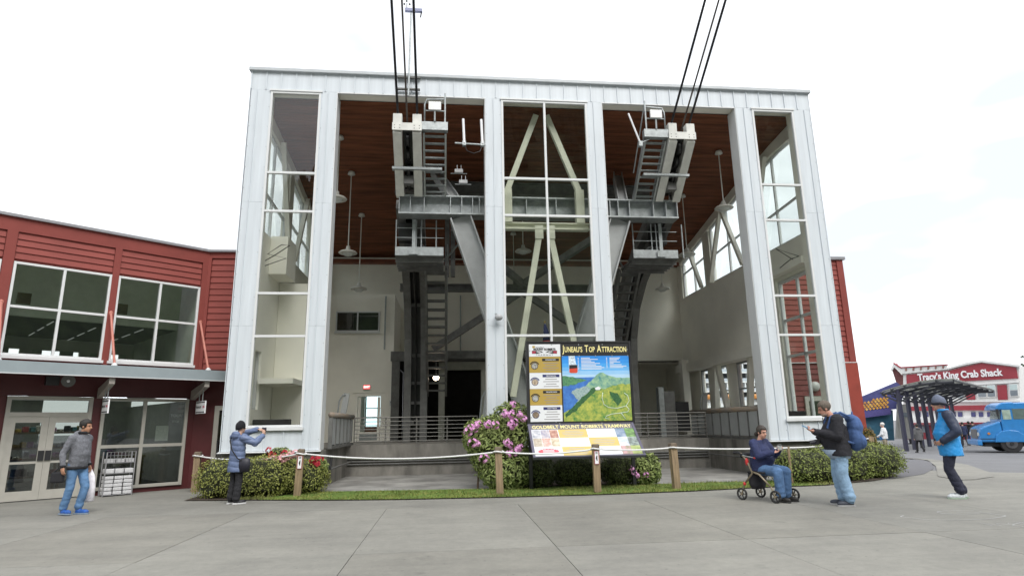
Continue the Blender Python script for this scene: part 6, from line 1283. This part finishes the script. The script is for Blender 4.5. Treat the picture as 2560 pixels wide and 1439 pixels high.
for c, r_ in (((0, -.02, .1), (.18, .14, .24)), ((0, -.04, .28), (.16, .13, .2)), ((0, -.1, .03), (.14, .1, .14)), ((0, .0, .42), (.13, .1, .08))): mb.ellip(c, r_)
o = mb.build('pack_body', bpm, b); apply_remesh(o, .014, 4, lambda c, n: .008*noise.noise(c*9))
for x in (-.13, .13): MB().tube([(x, .06, .45), (x, .2, .53), (x*1.05, .36, .46), (x*1.1, .44, .28), (x*1.15, .28, .08), (x*1.1, .05, .0)], .022, 8).build('strap', bpm, b, smooth=True)
MB().tube([(-.03, -.02, .48), (0, -.03, .54), (.03, -.02, .48)], .012, 6).build('grab_loop', bpm, b); MB().box(-.1, .1, -.205, -.185, .05, .07).build('zipper', black_metal, b); MB().cyl((.17, -.03, -.02), (.17, -.03, .2), .035, 10).build('side_bottle', M('navy_bottle', (.03, .05, .16), .4), b); LOCAL[0] = False
p = W((-.02, .33, 1.03)); b = thing('camera', 'black camera hanging before the belly of the backpack wearer', 'camera', p, R(72)); LOCAL[0] = True; B('camera_body', black_metal, b, -.065, .065, -.03, .03, -.04, .04, bevel=.01); MB().cyl((0, .03, 0), (0, .12, -.01), .036, 14).build('lens', M('lens_black', (.02, .02, .035), .25), b); MB().tube([(-.06, -.02, .03), (-.1, -.1, .25), (-.06, -.12, .42)], .008, 6).build('strap', black_metal, b); LOCAL[0] = False
# --- person in bright blue jacket
JKB = cloth('bright_blue_jacket', (.02, .26, .62), .12, .15, 15, 5, .45)
t, W = person('person in bright blue and navy jacket with grey knit hat', (9.35, 10.85, 0), R(62), 1.84, dict(kneeL=(-.08, .1, .5), ankL=(-.07, -.02, .085), kneeR=(.09, .06, .5), ankR=(.09, -.09, .085), elL=(-.27, -.07, 1.14), wrL=(-.2, .14, .98), elR=(.27, -.09, 1.14), wrR=(.19, .12, .97), chest=(0, .0, 1.29), neck=(0, .02, 1.48), head=(0, .07, 1.62), look=(.1, 1, -.05), handL=(.5, .6, -.4), handR=(-.5, .6, -.4)),
    JKB, cloth('dark_navy_trouser', (.018, .02, .04)), skin('e', (.5, .28, .2)), greyhair, M('white_runner', (.5, .53, .55), .5, var=.3, scale=18), M('lime_sole', (.3, .38, .3), .6), girth=1.16, belly=.05, hem=.72, hat=(M('grey_knit', (.13, .15, .21), .9, bump=.4, bscale=80), M('dark_brim', (.015, .015, .025), .9)), hair=False, sleeve=(.075, .066, .05), hem_flare=1.1, collar=JKB)
nv = cloth('navy_shell', (.02, .03, .065), .2, .15, 15, 5, .5); LOCAL[0] = True; s = 1.84/1.75
mb = MB()
for S in (-1, 1): mb.capsule(Vector((S*.185, 0, 1.425))*s, Vector((S*.27, -.07, 1.14))*s, .096*s, .083*s); mb.capsule(Vector((S*.27, -.07, 1.14))*s, Vector((S*.2, .13, .985))*s, .083*s, .066*s); mb.capsule(Vector((S*.185, 0, 1.41))*s, Vector((S*.05, -.01, 1.43))*s, .094*s, .086*s)
o = mb.build('sleeves', nv, t); apply_remesh(o, .013, 4, lambda c, n: .007*noise.noise(Vector((c.x*9, c.y*9, c.z*14)))); LOCAL[0] = False
# --- people farther off
def far(label, px, py, rz, h, top, bottom, pose, **k):
    q = gat(px, py); return person(label, q, rz, h, pose, top, bottom, skin(k.pop('sk', 'b'), (.5, .31, .23)), k.pop('hairc', darkhair), M('black_shoe', (.012, .012, .015), .5), M('dark_sole', (.03, .03, .03), .7), vox=.022, detail=False, group='people near the bus shelter', **k)
walk = dict(kneeL=(-.1, .16, .52), ankL=(-.1, .2, .09), kneeR=(.1, .05, .5), ankR=(.1, -.2, .14))
t, W = far('white haired person in white and blue top with khaki trousers', 2218, 1137, R(35), 1.72, cloth('white_top', (.6, .62, .64)), cloth('khaki', (.28, .24, .18)), dict(wrR=(.2, .3, 1.0), elR=(.28, .02, 1.12), wrL=(-.2, .32, 1.0), elL=(-.27, .02, 1.12)), hairc=M('white_hair', (.6, .58, .55), .7), girth=1.15, belly=.05, hem=.88)
LOCAL[0] = True; MB().loft([((0, .06, 1.1), .15, .19), ((0, .06, .95), .19, .2), ((0, .05, .84), .2, .18)], 16).build('blue_vest', M('vest_blue', (.03, .2, .5), .6), t, smooth=True); LOCAL[0] = False
far('person in grey coat and black trousers walking away under the shelter', 2303, 1131, R(-12), 1.7, cloth('grey_coat', (.1, .1, .105)), blackc, walk, hem=.75, girth=1.1, hood=True)
far('person in black coat walking beside the bus nose', 2431, 1113, R(-30), 1.75, blackc, denim2, walk, hem=.75, girth=1.1, hood=True)
far('person in dark blue jacket walking ahead of the black coat', 2415, 1114, R(-20), 1.7, cloth('dark_blue_coat', (.02, .03, .08)), cloth('charcoal', (.04, .04, .05)), walk, hem=.8, girth=1.05)
far('person in charcoal jacket walking close behind the black coat', 2440, 1109, R(-35), 1.72, cloth('charcoal_coat', (.03, .03, .035)), denim, walk, hem=.8, girth=1.08)
far('person in olive jacket walking past the shelter end', 2400, 1117, R(150), 1.72, cloth('olive_coat', (.07, .07, .04)), blackc, walk, hem=.8, girth=1.1)
far('person in dark clothes waiting behind the shelter posts', 2278, 1109, R(20), 1.68, cloth('dark_brown_coat', (.05, .04, .04)), blackc, {}, hem=.75, girth=1.1)
